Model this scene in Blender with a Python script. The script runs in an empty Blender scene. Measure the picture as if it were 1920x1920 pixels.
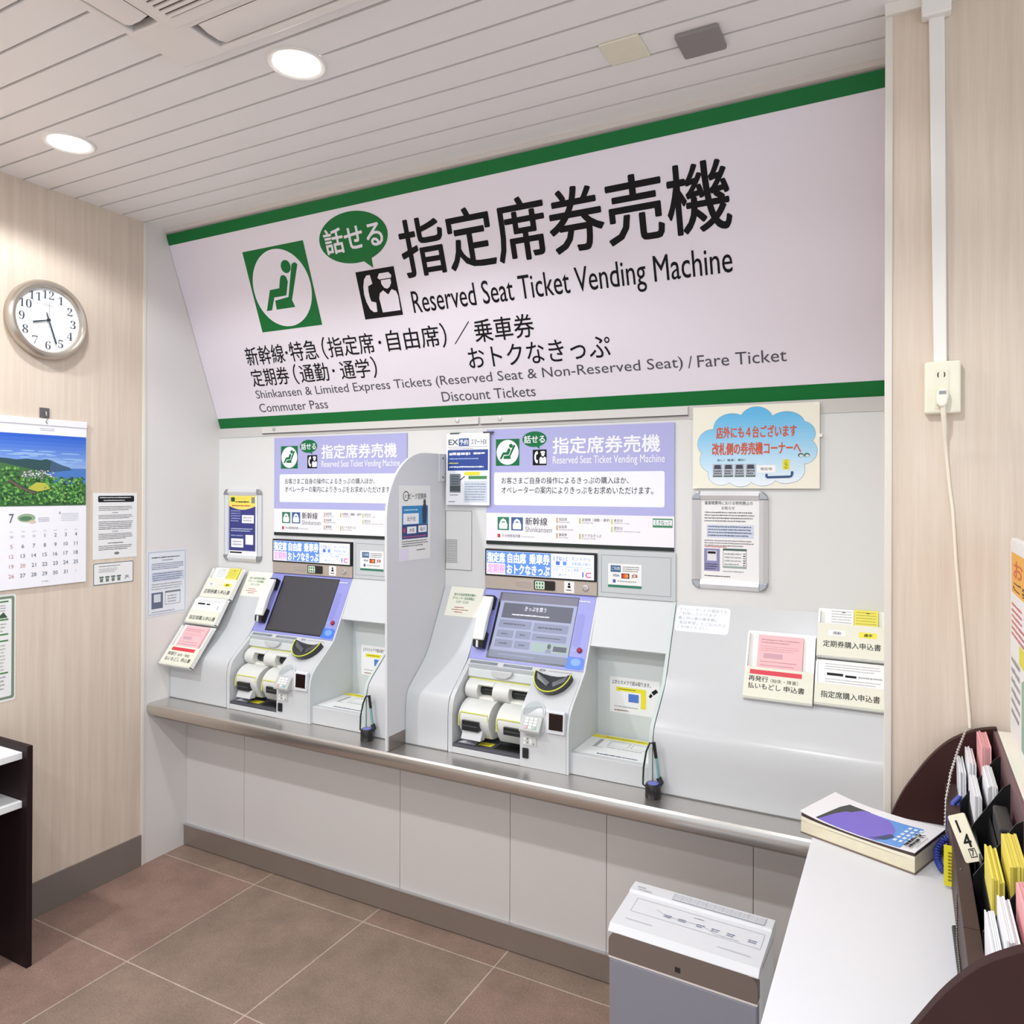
import bpy, math, random
from mathutils import Vector, Matrix
random.seed(7)
C = bpy.context.scene.collection
SC = bpy.context.scene

# ------------------------------------------------------------------ camera
cam = bpy.data.cameras.new('camera'); camo = bpy.data.objects.new('camera', cam); C.objects.link(camo)
Rt = Vector((0.88605472, 0.46356818, 0.00340178)); Up = Vector((-0.00161437, -0.00425251, 0.99998965)); Fw = Vector((-0.46357785, 0.88605105, 0.00301958))
M = Matrix(((Rt.x, Up.x, -Fw.x), (Rt.y, Up.y, -Fw.y), (Rt.z, Up.z, -Fw.z))).to_4x4(); M.translation = (0, 0, 1.727)
camo.matrix_world = M
cam.sensor_fit = 'HORIZONTAL'; cam.sensor_width = 36; cam.lens = 36 * 1399.83 / 1920
cam.shift_x = (960 - 969.36) / 1920; cam.shift_y = (913.91 - 960) / 1920; cam.clip_start = 0.02
SC.camera = camo
# ------------------------------------------------------------------ world, exposure
w = bpy.data.worlds.new('world'); SC.world = w; w.use_nodes = True
w.node_tree.nodes['Background'].inputs[0].default_value = (0.88, 0.95, 1.0, 1)
w.node_tree.nodes['Background'].inputs[1].default_value = 1.12
SC.view_settings.view_transform = 'Standard'; SC.view_settings.look = 'None'
SC.view_settings.exposure = 0.22; SC.view_settings.gamma = 1; SC.view_settings.use_curve_mapping = False
# ceiling downlight grid: x, y, watts
LAMPS = [(-2.63, 1.60, 26), (-1.555, 1.60, 38), (-0.48, 1.60, 7), (-2.63, 0.53, 116), (-0.48, 0.53, 84), (-2.63, -0.54, 34), (-1.555, -0.54, 34), (-0.48, -0.54, 24)]


# ------------------------------------------------------------------ helpers
def lin(c):
    c = c / 255.0
    return c / 12.92 if c <= 0.04045 else ((c + 0.055) / 1.055) ** 2.4
MATS = {}
def mat(rgb, rough=0.5, metal=0.0, spec=0.5, emit=0.0, noise=0.0, scale=40, alpha=1.0, trans=0.0, bump=0.0):
    k = (tuple(rgb), rough, metal, spec, emit, noise, scale, alpha, trans, bump)
    if k in MATS: return MATS[k]
    m = bpy.data.materials.new('mat_%d_%d_%d' % tuple(rgb)); m.use_nodes = True
    nt = m.node_tree; b = nt.nodes['Principled BSDF']
    col = (lin(rgb[0]), lin(rgb[1]), lin(rgb[2]), 1)
    b.inputs['Base Color'].default_value = col
    b.inputs['Roughness'].default_value = rough; b.inputs['Metallic'].default_value = metal
    b.inputs['Specular IOR Level'].default_value = spec
    if emit: b.inputs['Emission Color'].default_value = col; b.inputs['Emission Strength'].default_value = emit
    if alpha < 1: b.inputs['Alpha'].default_value = alpha
    if trans: b.inputs['Transmission Weight'].default_value = trans
    if noise or bump:
        tc = nt.nodes.new('ShaderNodeTexCoord'); n = nt.nodes.new('ShaderNodeTexNoise'); n.inputs['Scale'].default_value = scale; n.inputs['Detail'].default_value = 4
        nt.links.new(tc.outputs['Object'], n.inputs['Vector'])
        if noise:
            mx = nt.nodes.new('ShaderNodeMix'); mx.data_type = 'RGBA'
            mx.inputs[6].default_value = tuple(max(0, c * (1 - noise)) for c in col[:3]) + (1,); mx.inputs[7].default_value = tuple(min(1, c * (1 + noise)) for c in col[:3]) + (1,)
            nt.links.new(n.outputs['Fac'], mx.inputs[0]); nt.links.new(mx.outputs[2], b.inputs['Base Color'])
        if bump:
            bp = nt.nodes.new('ShaderNodeBump'); bp.inputs['Strength'].default_value = bump; bp.inputs['Distance'].default_value = 0.002
            nt.links.new(n.outputs['Fac'], bp.inputs['Height']); nt.links.new(bp.outputs[0], b.inputs['Normal'])
    MATS[k] = m; return m

def wloc(o):
    p = Vector((0, 0, 0))
    while o: p += o.location; o = o.parent
    return p

class MB:
    def __init__(s): s.v = []; s.f = []; s.m = []; s.ms = []
    def mi(s, m):
        if m not in s.ms: s.ms.append(m)
        return s.ms.index(m)
    def add(s, vs, fs, m):
        b = len(s.v); s.v += [tuple(v) for v in vs]; i = s.mi(m)
        for f in fs: s.f.append([b + a for a in f]); s.m.append(i)
        return s
    def box(s, x0, x1, y0, y1, z0, z1, m):
        v = [(x, y, z) for z in (z0, z1) for y in (y0, y1) for x in (x0, x1)]
        return s.add(v, [(0, 2, 3, 1), (4, 5, 7, 6), (0, 1, 5, 4), (2, 6, 7, 3), (0, 4, 6, 2), (1, 3, 7, 5)], m)
    def prism(s, poly, a, b, m, axis='x', caps=True):
        n = len(poly)
        def P(p, t):
            return {'x': (t, p[0], p[1]), 'y': (p[0], t, p[1]), 'z': (p[0], p[1], t)}[axis]
        v = [P(p, a) for p in poly] + [P(p, b) for p in poly]
        f = [(i, (i + 1) % n, n + (i + 1) % n, n + i) for i in range(n)]
        if caps: f += [tuple(range(n - 1, -1, -1)), tuple(range(n, 2 * n))]
        return s.add(v, f, m)
    def prism_uv(s, poly, O, U, V, N, t0, t1, m):
        O, U, V, N = map(Vector, (O, U, V, N)); n = len(poly)
        v = [O + U * p[0] + V * p[1] + N * t0 for p in poly] + [O + U * p[0] + V * p[1] + N * t1 for p in poly]
        f = [(i, (i + 1) % n, n + (i + 1) % n, n + i) for i in range(n)] + [tuple(range(n - 1, -1, -1)), tuple(range(n, 2 * n))]
        return s.add(v, f, m)
    def tube(s, path, r, m, n=8, closed=False):
        path = [Vector(p) for p in path]; rings = []; L = len(path)
        ref = None
        for i, p in enumerate(path):
            t = ((path[(i + 1) % L] - path[i - 1]) if closed else (path[min(i + 1, L - 1)] - path[max(i - 1, 0)])).normalized()
            if ref is None:
                ref = t.orthogonal().normalized()
            ref = (ref - t * ref.dot(t)); ref = ref.normalized() if ref.length > 1e-6 else t.orthogonal().normalized()
            bn = t.cross(ref); rr = r[i] if isinstance(r, (list, tuple)) else r
            rings.append([p + (ref * math.cos(a) + bn * math.sin(a)) * rr for a in [2 * math.pi * k / n for k in range(n)]])
        v = [q for g in rings for q in g]; f = []
        for i in range(L if closed else L - 1):
            j = (i + 1) % L
            for k in range(n): f.append((i * n + k, i * n + (k + 1) % n, j * n + (k + 1) % n, j * n + k))
        if not closed: f += [tuple(range(n - 1, -1, -1)), tuple((L - 1) * n + k for k in range(n))]
        return s.add(v, f, m)
    def lathe(s, prof, O, A, m, n=48, caps=True):
        # prof: (radius, height) along axis A from O
        O = Vector(O); A = Vector(A).normalized(); e1 = A.orthogonal().normalized(); e2 = A.cross(e1)
        v = []; f = []
        for r, h in prof:
            for k in range(n):
                a = 2 * math.pi * k / n; v.append(O + A * h + (e1 * math.cos(a) + e2 * math.sin(a)) * r)
        for i in range(len(prof) - 1):
            for k in range(n): f.append((i * n + k, i * n + (k + 1) % n, (i + 1) * n + (k + 1) % n, (i + 1) * n + k))
        if caps and prof[0][0] > 1e-6: f.append(tuple(range(n - 1, -1, -1)))
        if caps and prof[-1][0] > 1e-6: f.append(tuple((len(prof) - 1) * n + k for k in range(n)))
        return s.add(v, f, m)
    def build(s, name, parent=None, bevel=0, seg=2, smooth=None, local=False, origin=None):
        me = bpy.data.meshes.new(name)
        if parent is not None: off = Vector((0, 0, 0)) if local else wloc(parent)
        elif origin is not None: off = Vector(origin)
        else:
            xs = [v[0] for v in s.v]; ys = [v[1] for v in s.v]; zs = [v[2] for v in s.v]
            off = Vector(((min(xs) + max(xs)) / 2, (min(ys) + max(ys)) / 2, min(zs)))
        me.from_pydata([tuple(Vector(v) - off) for v in s.v], [], s.f)
        for m in s.ms: me.materials.append(m)
        me.polygons.foreach_set('material_index', s.m); me.update()
        o = bpy.data.objects.new(name, me); C.objects.link(o)
        if parent is not None: o.parent = parent
        else: o.location = off
        if smooth is not None:
            me.polygons.foreach_set('use_smooth', [True] * len(me.polygons)); me.set_sharp_from_angle(angle=math.radians(smooth))
        if bevel:
            b = o.modifiers.new('bevel', 'BEVEL'); b.width = bevel; b.segments = seg; b.limit_method = 'ANGLE'; b.angle_limit = math.radians(40)
        return o

def tag(o, label, cat, group=None):
    o['label'] = label; o['category'] = cat
    if group: o['group'] = group
    return o
def thing(name, label, cat, loc, group=None, rz=0):
    o = bpy.data.objects.new(name, None); C.objects.link(o); o.location = loc; o.rotation_euler = (0, 0, rz)
    o.empty_display_size = 0.05
    return tag(o, label, cat, group)
def struct(o): o['kind'] = 'structure'; return o
def copy_tree(root, offset, label, group=None, skip=()):
    r = root.copy(); C.objects.link(r); r.location = root.location + Vector(offset); r['label'] = label
    if group: r['group'] = group
    def rec(src, dst):
        for ch in list(src.children):
            if ch.name.split('.')[0] in skip: continue
            c = ch.copy(); C.objects.link(c); c.parent = dst; rec(ch, c)
    rec(root, r); return r

GL = {}
def glyphs(s, bold):
    k = (s, bold)
    if k in GL: return GL[k]
    c = bpy.data.curves.new('t', 'FONT'); c.body = s; c.size = 1; c.resolution_u = 3; c.offset = bold
    o = bpy.data.objects.new('t', c); C.objects.link(o)
    dg = bpy.context.evaluated_depsgraph_get(); dg.update()
    me = bpy.data.meshes.new_from_object(o.evaluated_get(dg))
    v = [(p.co.x, p.co.y) for p in me.vertices]; f = [tuple(p.vertices) for p in me.polygons]
    bpy.data.objects.remove(o); bpy.data.curves.remove(c); bpy.data.meshes.remove(me)
    GL[k] = (v, f); return GL[k]

def rrect(x0, y0, x1, y1, r, n=5):
    p = []
    for cx, cy, a in ((x1 - r, y1 - r, 0), (x0 + r, y1 - r, 90), (x0 + r, y0 + r, 180), (x1 - r, y0 + r, 270)):
        for k in range(n + 1):
            t = math.radians(a + 90 * k / n); p.append((cx + r * math.cos(t), cy + r * math.sin(t)))
    return p
def ell(cx, cy, rx, ry, n=40, a0=0, a1=360):
    return [(cx + rx * math.cos(math.radians(a0 + (a1 - a0) * k / n)), cy + ry * math.sin(math.radians(a0 + (a1 - a0) * k / n))) for k in range(n)]

INK = mat((28, 30, 32), 0.6, spec=0.2); GREY = mat((120, 120, 122), 0.7); LGREY = mat((168, 168, 170), 0.7)
PAPER = mat((238, 236, 236), 0.6); CREAM = mat((236, 234, 222), 0.55)

class Sheet(MB):
    """printed flat thing: slab plus layers of print, in a frame O,U,V,N"""
    DZ = 0.0003; MICRO = 8e-7
    def __init__(s, O, U, V, t=0.0006):
        super().__init__(); s.O = Vector(O); s.U = Vector(U).normalized(); s.V = Vector(V).normalized(); s.N = s.U.cross(s.V); s.t = t; s.k = 0
    def P(s, x, y, h): return s.O + s.U * x + s.V * y + s.N * h
    def base(s, poly, m):
        s.prism_uv(poly, s.O, s.U, s.V, s.N, 0, s.t, m); return s
    def brect(s, x0, y0, x1, y1, m): return s.base([(x0, y0), (x1, y0), (x1, y1), (x0, y1)], m)
    def poly(s, pts, m, l=1):
        s.k += 1
        s.add([s.P(x, y, s.t + s.DZ * l + s.k * s.MICRO) for x, y in pts], [tuple(range(len(pts)))], m); return s
    def rect(s, x0, y0, x1, y1, m, l=1): return s.poly([(x0, y0), (x1, y0), (x1, y1), (x0, y1)], m, l)
    def ring(s, outer, inner, m, l=1):
        n = len(outer)
        s.add([s.P(x, y, s.t + s.DZ * l) for x, y in outer + inner], [(i, (i + 1) % n, n + (i + 1) % n, n + i) for i in range(n)], m); return s
    def frame(s, x0, y0, x1, y1, wd, m, l=1):
        return s.ring([(x0, y0), (x1, y0), (x1, y1), (x0, y1)], [(x0 + wd, y0 + wd), (x1 - wd, y0 + wd), (x1 - wd, y1 - wd), (x0 + wd, y1 - wd)], m, l)
    def line(s, pts, wd, m, l=1):
        for (ax, ay), (bx, by) in zip(pts, pts[1:]):
            d = math.hypot(bx - ax, by - ay) or 1; nx, ny = -(by - ay) / d * wd / 2, (bx - ax) / d * wd / 2
            s.poly([(ax - nx, ay - ny), (bx - nx, by - ny), (bx + nx, by + ny), (ax + nx, ay + ny)], m, l)
        return s
    def text(s, t, x0, y0, x1, y1, m=INK, l=2, bold=0.0, rot=0.0):
        """text scaled so that its ink fills x0..x1, y0..y1"""
        v, f = glyphs(t, min(bold, 0))
        if not v: return s
        a = min(p[0] for p in v); b = max(p[0] for p in v); c = min(p[1] for p in v); d = max(p[1] for p in v)
        sx = (x1 - x0) / max(b - a, 1e-6); sy = (y1 - y0) / max(d - c, 1e-6)
        pts = [(x0 + (p[0] - a) * sx, y0 + (p[1] - c) * sy) for p in v]
        if rot:
            cx, cy = (x0 + x1) / 2, (y0 + y1) / 2; cr, sr = math.cos(rot), math.sin(rot)
            pts = [(cx + (x - cx) * cr - (y - cy) * sr, cy + (x - cx) * sr + (y - cy) * cr) for x, y in pts]
        s.k += 1; e = s.k * s.MICRO
        s.add([s.P(x, y, s.t + s.DZ * l + e) for x, y in pts], f, m)
        if bold > 0:
            em = (y1 - y0) / max(d - c, 1e-6) * bold
            for q in range(6):
                dx, dy = em * math.cos(q * math.pi / 3), em * math.sin(q * math.pi / 3)
                s.add([s.P(x + dx, y + dy, s.t + s.DZ * l + e + 1.2e-5 * (q + 1)) for x, y in pts], f, m)
        return s
    def textc(s, t, cx, cy, h, m=INK, l=2, bold=0.0, sx=1.0):
        v, f = glyphs(t, min(bold, 0)); a = min(p[0] for p in v); b = max(p[0] for p in v); c = min(p[1] for p in v); d = max(p[1] for p in v)
        k = h / (d - c); w_ = (b - a) * k * sx / 2; return s.text(t, cx - w_, cy - h / 2, cx + w_, cy + h / 2, m, l, bold)
    def dashes(s, x0, y0, x1, y1, rows, m=GREY, l=2, fill=0.5, ragged=0.25):
        """lines of print too small to read"""
        h = (y1 - y0) / rows
        for r in range(rows):
            y = y1 - (r + 0.5) * h; xe = x1 - (random.random() * ragged * (x1 - x0) if r == rows - 1 else random.random() * 0.06 * (x1 - x0)); x = x0
            while x < xe:
                wd = h * fill * random.uniform(0.5, 2.2); q = min(x + wd, xe)
                s.rect(x, y - h * fill / 2 * random.uniform(0.6, 1), q, y + h * fill / 2 * random.uniform(0.6, 1), m, l); x = q + h * fill * random.uniform(0.12, 0.35)
        return s

X_, Y_, Z_ = Vector((1, 0, 0)), Vector((0, 1, 0)), Vector((0, 0, 1))

# ------------------------------------------------------------------ dimensions (metres; camera stands over the origin)
XL = -3.109; YW = 2.248; YR = 2.10; YB = 2.667; H = 2.949; ZC = 0.735; YC = 2.262; YU = 2.48
TW = (2.667, 1.322)

# ------------------------------------------------------------------ setting materials
def wood_mat(axis):
    m = bpy.data.materials.new('wood_laminate'); m.use_nodes = True; nt = m.node_tree; b = nt.nodes['Principled BSDF']
    tc = nt.nodes.new('ShaderNodeTexCoord'); mp = nt.nodes.new('ShaderNodeMapping'); mp.inputs['Scale'].default_value = (22, 22, 0.9)
    n1 = nt.nodes.new('ShaderNodeTexNoise'); n1.inputs['Scale'].default_value = 1.6; n1.inputs['Detail'].default_value = 6; n1.inputs['Roughness'].default_value = 0.65
    mp2 = nt.nodes.new('ShaderNodeMapping'); mp2.inputs['Scale'].default_value = (160, 160, 4)
    n2 = nt.nodes.new('ShaderNodeTexNoise'); n2.inputs['Scale'].default_value = 1.5; n2.inputs['Detail'].default_value = 3
    r = nt.nodes.new('ShaderNodeValToRGB'); e = r.color_ramp.elements
    e[0].position = 0.25; e[0].color = (lin(210), lin(192), lin(175), 1); e[1].position = 0.78; e[1].color = (lin(229), lin(214), lin(199), 1)
    ad = nt.nodes.new('ShaderNodeMath'); ad.operation = 'MULTIPLY_ADD'; ad.inputs[1].default_value = 0.25
    sb = nt.nodes.new('ShaderNodeMath'); sb.operation = 'SUBTRACT'; sb.inputs[1].default_value = 0.125
    L = nt.links.new
    L(tc.outputs['Object'], mp.inputs[0]); L(mp.outputs[0], n1.inputs['Vector']); L(tc.outputs['Object'], mp2.inputs[0]); L(mp2.outputs[0], n2.inputs['Vector'])
    L(n2.outputs['Fac'], ad.inputs[0]); L(n1.outputs['Fac'], ad.inputs[2]); L(ad.outputs[0], sb.inputs[0]); L(sb.outputs[0], r.inputs['Fac']); L(r.outputs['Color'], b.inputs['Base Color'])
    b.inputs['Roughness'].default_value = 0.5; b.inputs['Specular IOR Level'].default_value = 0.3
    return m
WOOD = wood_mat('z')
def floor_mat():
    m = bpy.data.materials.new('floor_tile'); m.use_nodes = True; nt = m.node_tree; b = nt.nodes['Principled BSDF']; L = nt.links.new
    tc = nt.nodes.new('ShaderNodeTexCoord'); mp = nt.nodes.new('ShaderNodeMapping'); mp.inputs['Location'].default_value = (2.523 + 6, -2.362 + 12, 0)
    L(tc.outputs['Object'], mp.inputs[0])
    br = nt.nodes.new('ShaderNodeTexBrick'); br.offset = 0; br.squash = 1
    br.inputs['Scale'].default_value = 1; br.inputs['Mortar Size'].default_value = 0.0028; br.inputs['Mortar Smooth'].default_value = 0.2
    br.inputs['Brick Width'].default_value = 0.6; br.inputs['Row Height'].default_value = 0.6; br.inputs['Bias'].default_value = 0
    br.inputs['Color1'].default_value = (lin(154), lin(124), lin(113), 1); br.inputs['Color2'].default_value = (lin(142), lin(128), lin(113), 1); br.inputs['Mortar'].default_value = (lin(196), lin(180), lin(168), 1)
    L(mp.outputs[0], br.inputs['Vector'])
    n = nt.nodes.new('ShaderNodeTexNoise'); n.inputs['Scale'].default_value = 5; n.inputs['Detail'].default_value = 10; n.inputs['Roughness'].default_value = 0.7; L(tc.outputs['Object'], n.inputs['Vector'])
    n2 = nt.nodes.new('ShaderNodeTexNoise'); n2.inputs['Scale'].default_value = 140; n2.inputs['Detail'].default_value = 3; L(tc.outputs['Object'], n2.inputs['Vector'])
    r = nt.nodes.new('ShaderNodeValToRGB'); e = r.color_ramp.elements; e[0].position = 0.3; e[0].color = (0.74, 0.74, 0.74, 1); e[1].position = 0.7; e[1].color = (1.16, 1.14, 1.12, 1); L(n.outputs['Fac'], r.inputs[0])
    r2 = nt.nodes.new('ShaderNodeValToRGB'); e = r2.color_ramp.elements; e[0].position = 0.3; e[0].color = (0.82, 0.82, 0.82, 1); e[1].position = 0.7; e[1].color = (1.12, 1.12, 1.12, 1); L(n2.outputs['Fac'], r2.inputs[0])
    mu = nt.nodes.new('ShaderNodeMix'); mu.data_type = 'RGBA'; mu.blend_type = 'MULTIPLY'; mu.inputs[0].default_value = 1; L(br.outputs['Color'], mu.inputs[6]); L(r.outputs[0], mu.inputs[7])
    mu2 = nt.nodes.new('ShaderNodeMix'); mu2.data_type = 'RGBA'; mu2.blend_type = 'MULTIPLY'; mu2.inputs[0].default_value = 1; L(mu.outputs[2], mu2.inputs[6]); L(r2.outputs[0], mu2.inputs[7])
    L(mu2.outputs[2], b.inputs['Base Color']); b.inputs['Roughness'].default_value = 0.55; b.inputs['Specular IOR Level'].default_value = 0.35
    bp = nt.nodes.new('ShaderNodeBump'); bp.inputs['Strength'].default_value = 0.15; bp.inputs['Distance'].default_value = 0.002; L(n2.outputs['Fac'], bp.inputs['Height']); L(bp.outputs[0], b.inputs['Normal'])
    return m
WHITE = mat((226, 222, 220), 0.5, noise=0.02, scale=3)
PLANK = mat((240, 236, 235), 0.45, spec=0.4)
GROOVE = mat((52, 44, 42), 0.8)
PANELG = mat((222, 221, 220), 0.45, spec=0.4, noise=0.015, scale=2)
LOWP = mat((216, 211, 209), 0.5, noise=0.02, scale=3)
TAUPE = mat((126, 116, 110), 0.45, noise=0.05, scale=6)
KICK = mat((150, 136, 128), 0.38, metal=0.4, noise=0.06, scale=5)
MOLD = mat((232, 226, 218), 0.5)
MBODY = mat((202, 203, 206), 0.27, spec=0.5)
MBODY2 = mat((205, 208, 210), 0.4)
MGREY = mat((196, 200, 203), 0.45)
DARKB = mat((60, 36, 34), 0.5, spec=0.25, noise=0.12, scale=14)
BLACKP = mat((22, 22, 24), 0.35)
def steel():
    m = bpy.data.materials.new('brushed_steel'); m.use_nodes = True; nt = m.node_tree; b = nt.nodes['Principled BSDF']; L = nt.links.new
    tc = nt.nodes.new('ShaderNodeTexCoord'); mp = nt.nodes.new('ShaderNodeMapping'); mp.inputs['Scale'].default_value = (0.6, 40, 40)
    n = nt.nodes.new('ShaderNodeTexNoise'); n.inputs['Scale'].default_value = 6; n.inputs['Detail'].default_value = 5
    L(tc.outputs['Object'], mp.inputs[0]); L(mp.outputs[0], n.inputs['Vector'])
    r = nt.nodes.new('ShaderNodeMapRange'); r.inputs[3].default_value = 0.26; r.inputs[4].default_value = 0.34; L(n.outputs['Fac'], r.inputs[0]); L(r.outputs[0], b.inputs['Roughness'])
    b.inputs['Base Color'].default_value = (lin(208), lin(204), lin(200), 1); b.inputs['Metallic'].default_value = 0.9
    return m
STEEL = steel()
SILVER = mat((206, 206, 208), 0.28, metal=0.9)

# ------------------------------------------------------------------ setting
struct(MB().box(XL - 0.2, 2.4, -2.6, 2.9, -0.1, 0, floor_mat()).build('floor', origin=(0, 0, 0)))
b = MB(); g0 = 2.2375
ys = [g0 + 0.1055 * k for k in range(-46, 2)] + [2.352]
for a, c in zip(ys, ys[1:]): b.box(XL - 0.05, 2.4, a + 0.0045, c - 0.0045, H, H + 0.02, PLANK)
b.box(XL - 0.05, 2.4, -2.62, 2.37, H + 0.02, H + 0.04, GROOVE)
struct(b.build('ceiling', origin=(0, 0, H)))
struct(MB().box(XL - 0.12, XL, -3.2, YW, 0, H + 0.02, WOOD).build('wall_left', origin=(XL, 0, 0)))
struct(MB().box(XL - 0.12, XL, YW, 2.8, 0, H + 0.02, WHITE).build('wall_recess', origin=(XL, 2.5, 0)))
struct(MB().box(XL, XL + 0.004, YW - 0.012, YW + 0.001, 0, H, MOLD).build('trim_1'))
struct(MB().box(XL, XL + 0.008, -3.2, YW - 0.013, 0, 0.142, TAUPE).build('baseboard_left'))
struct(MB().box(XL, 0.1, YB + 0.0005, 2.78, 0.7355, 2.0, PANELG).box(XL, 0.1, 2.70, 2.78, 1.98, 2.96, WHITE).build('wall_back'))
bb = MB()
for a, c in zip([XL, -2.716, -1.83, -1.322, -0.937, -0.437], [-2.716, -1.83, -1.322, -0.937, -0.437, 0.2]): bb.box(a + 0.0012, c - 0.0012, YU, YU + 0.05, 0.099, 0.659, LOWP)
bb.box(XL, 0.2, YU + 0.004, YU + 0.06, 0.099, 0.659, mat((120, 114, 110), 0.6))
struct(bb.build('wall_undercounter'))
struct(MB().box(XL, 0.2, 2.467, 2.53, 0.004, 0.099, KICK).box(XL, 0.2, 2.464, 2.53, 0.097, 0.102, SILVER).build('baseboard_back'))
struct(MB().box(-0.035, 2.4, YR, 2.9, 0, H + 0.02, WOOD).build('wall_right', origin=(0, YR, 0)))
struct(MB().box(-0.052, -0.0345, YR - 0.006, 2.9, 0, H, mat((225, 218, 208), 0.5)).build('trim_2', bevel=0.002))
struct(MB().box(-0.052, 2.4, YR - 0.016, YR, H - 0.03, H, MOLD).build('trim_3'))
struct(MB().box(XL, -0.05, 2.338, 2.375, 2.93, H + 0.01, mat((214, 206, 200), 0.5)).build('trim_4'))

# downlights (the ones seen and the rest of the grid the room is lit by)
GLOW = mat((255, 250, 244), 0.5, emit=14)
LBL = {0: 'round recessed downlight in the plank ceiling above the wall clock', 1: 'round recessed downlight beside the ceiling air conditioner',
       2: 'round recessed downlight in the ceiling near the sign right end'}
for i, (lx, ly, lw) in enumerate(LAMPS):
    t = thing('downlight', LBL.get(i, 'round recessed downlight behind the viewpoint'), 'ceiling light', (lx, ly, H), 'recessed downlights in the plank ceiling')
    MB().lathe([(0.083, 0), (0.083, -0.004), (0.079, -0.007), (0.068, -0.005), (0.062, 0.0)], (lx, ly, H), Z_, mat((240, 236, 232), 0.35), caps=False).build('rim', t, smooth=40)
    MB().lathe([(0.0655, -0.0045), (0.02, -0.0052), (0.0001, -0.0054)], (lx, ly, H), Z_, GLOW, 40).build('lamp_disc', t)
    L = bpy.data.lights.new('downlight_lamp', 'SPOT'); L.energy = lw; L.spot_size = math.radians(146); L.spot_blend = 0.3; L.shadow_soft_size = 0.055; L.color = (0.945, 0.985, 1.0)
    lo = bpy.data.objects.new('downlight_lamp', L); C.objects.link(lo); lo.parent = t; lo.location = (0, 0, -0.012)

# ------------------------------------------------------------------ counter
prof = [(YC + 0.022, 0.681), (YC + 0.006, 0.686), (YC, 0.70), (YC, 0.718), (YC + 0.003, 0.729), (YC + 0.010, 0.735), (YB, 0.735), (YB, 0.681)]
t = thing('counter', 'long brushed steel counter shelf running under both ticket machines', 'counter', (-1.6, 2.4, 0.681))
MB().prism(prof, XL + 0.001, -0.053, STEEL).build('worktop', t, smooth=30)
MB().prism([(YC + 0.024, 0.6805), (YB, 0.6805), (YB, 0.66), (YC + 0.05, 0.66)], XL + 0.001, -0.053, mat((150, 140, 132), 0.4, metal=0.6)).build('underside_lip', t)

# ------------------------------------------------------------------ big sign
GREEN = mat((14, 112, 52), 0.5, spec=0.25); SIGNW = mat((238, 230, 240), 0.45, spec=0.4); BLK = mat((24, 22, 24), 0.6, spec=0.15)
SO = (0, 2.677, 2.032); SV = Vector((0, -0.321, 0.894)).normalized()
t = thing('sign_board', 'huge white sloping sign with green edge bands and black 指定席券売機 heading', 'sign', (-1.6, 2.65, 2.03))
s = Sheet(SO, X_, SV, 0.004)
s.prism_uv([(XL + 0.002, 0), (-0.03, 0), (-0.03, 0.95), (XL + 0.002, 0.95)], s.O, s.U, s.V, s.N, -0.018, 0.004, SIGNW)
s.build('sign_panel', t)
for a, c, nm in ((0.0005, 0.0535, 'lower_band'), (0.9005, 0.9495, 'upper_band')):
    q = Sheet(SO, X_, SV, 0.0046); q.poly([(XL + 0.003, a), (-0.031, a), (-0.031, c), (XL + 0.003, c)], GREEN, 1); q.build('green_band', t)

def seat_pictogram(s, x0, y0, x1, y1, g, wh, l=1):
    W, Hh = x1 - x0, y1 - y0; cx, cy = (x0 + x1) / 2, (y0 + y1) / 2
    P = lambda px, py: (x0 + W * px, y0 + Hh * py)
    s.rect(x0, y0, x1, y1, g, l); s.poly(ell(cx, cy, W * 0.468, Hh * 0.468, 48), wh, l + 1)
    s.poly(ell(*P(0.645, 0.742), W * 0.078, Hh * 0.078, 24), g, l + 2)
    s.poly([P(0.50, 0.60), P(0.53, 0.645), P(0.575, 0.652), P(0.612, 0.625), P(0.622, 0.565), P(0.548, 0.408), P(0.44, 0.405), P(0.345, 0.405), P(0.255, 0.255), P(0.165, 0.255), P(0.30, 0.50), P(0.46, 0.505)], g, l + 2)
    s.poly([P(0.745, 0.76), P(0.80, 0.775), P(0.835, 0.745), P(0.62, 0.345), P(0.645, 0.255), P(0.335, 0.255), P(0.345, 0.365), P(0.575, 0.385)], g, l + 3)
    return s
def bubble(s, cx, cy, rx, ry, tip, g, wh, txt, l=1):
    s.poly(ell(cx, cy, rx, ry, 48), g, l)
    s.poly([(cx + rx * 0.12, cy - ry * 0.9), (cx + rx * 0.42, cy - ry * 0.8), tip], g, l)
    s.text(txt, cx - rx * 0.84, cy - ry * 0.5, cx + rx * 0.84, cy + ry * 0.48, wh, l + 1, bold=0.018); return s
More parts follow.
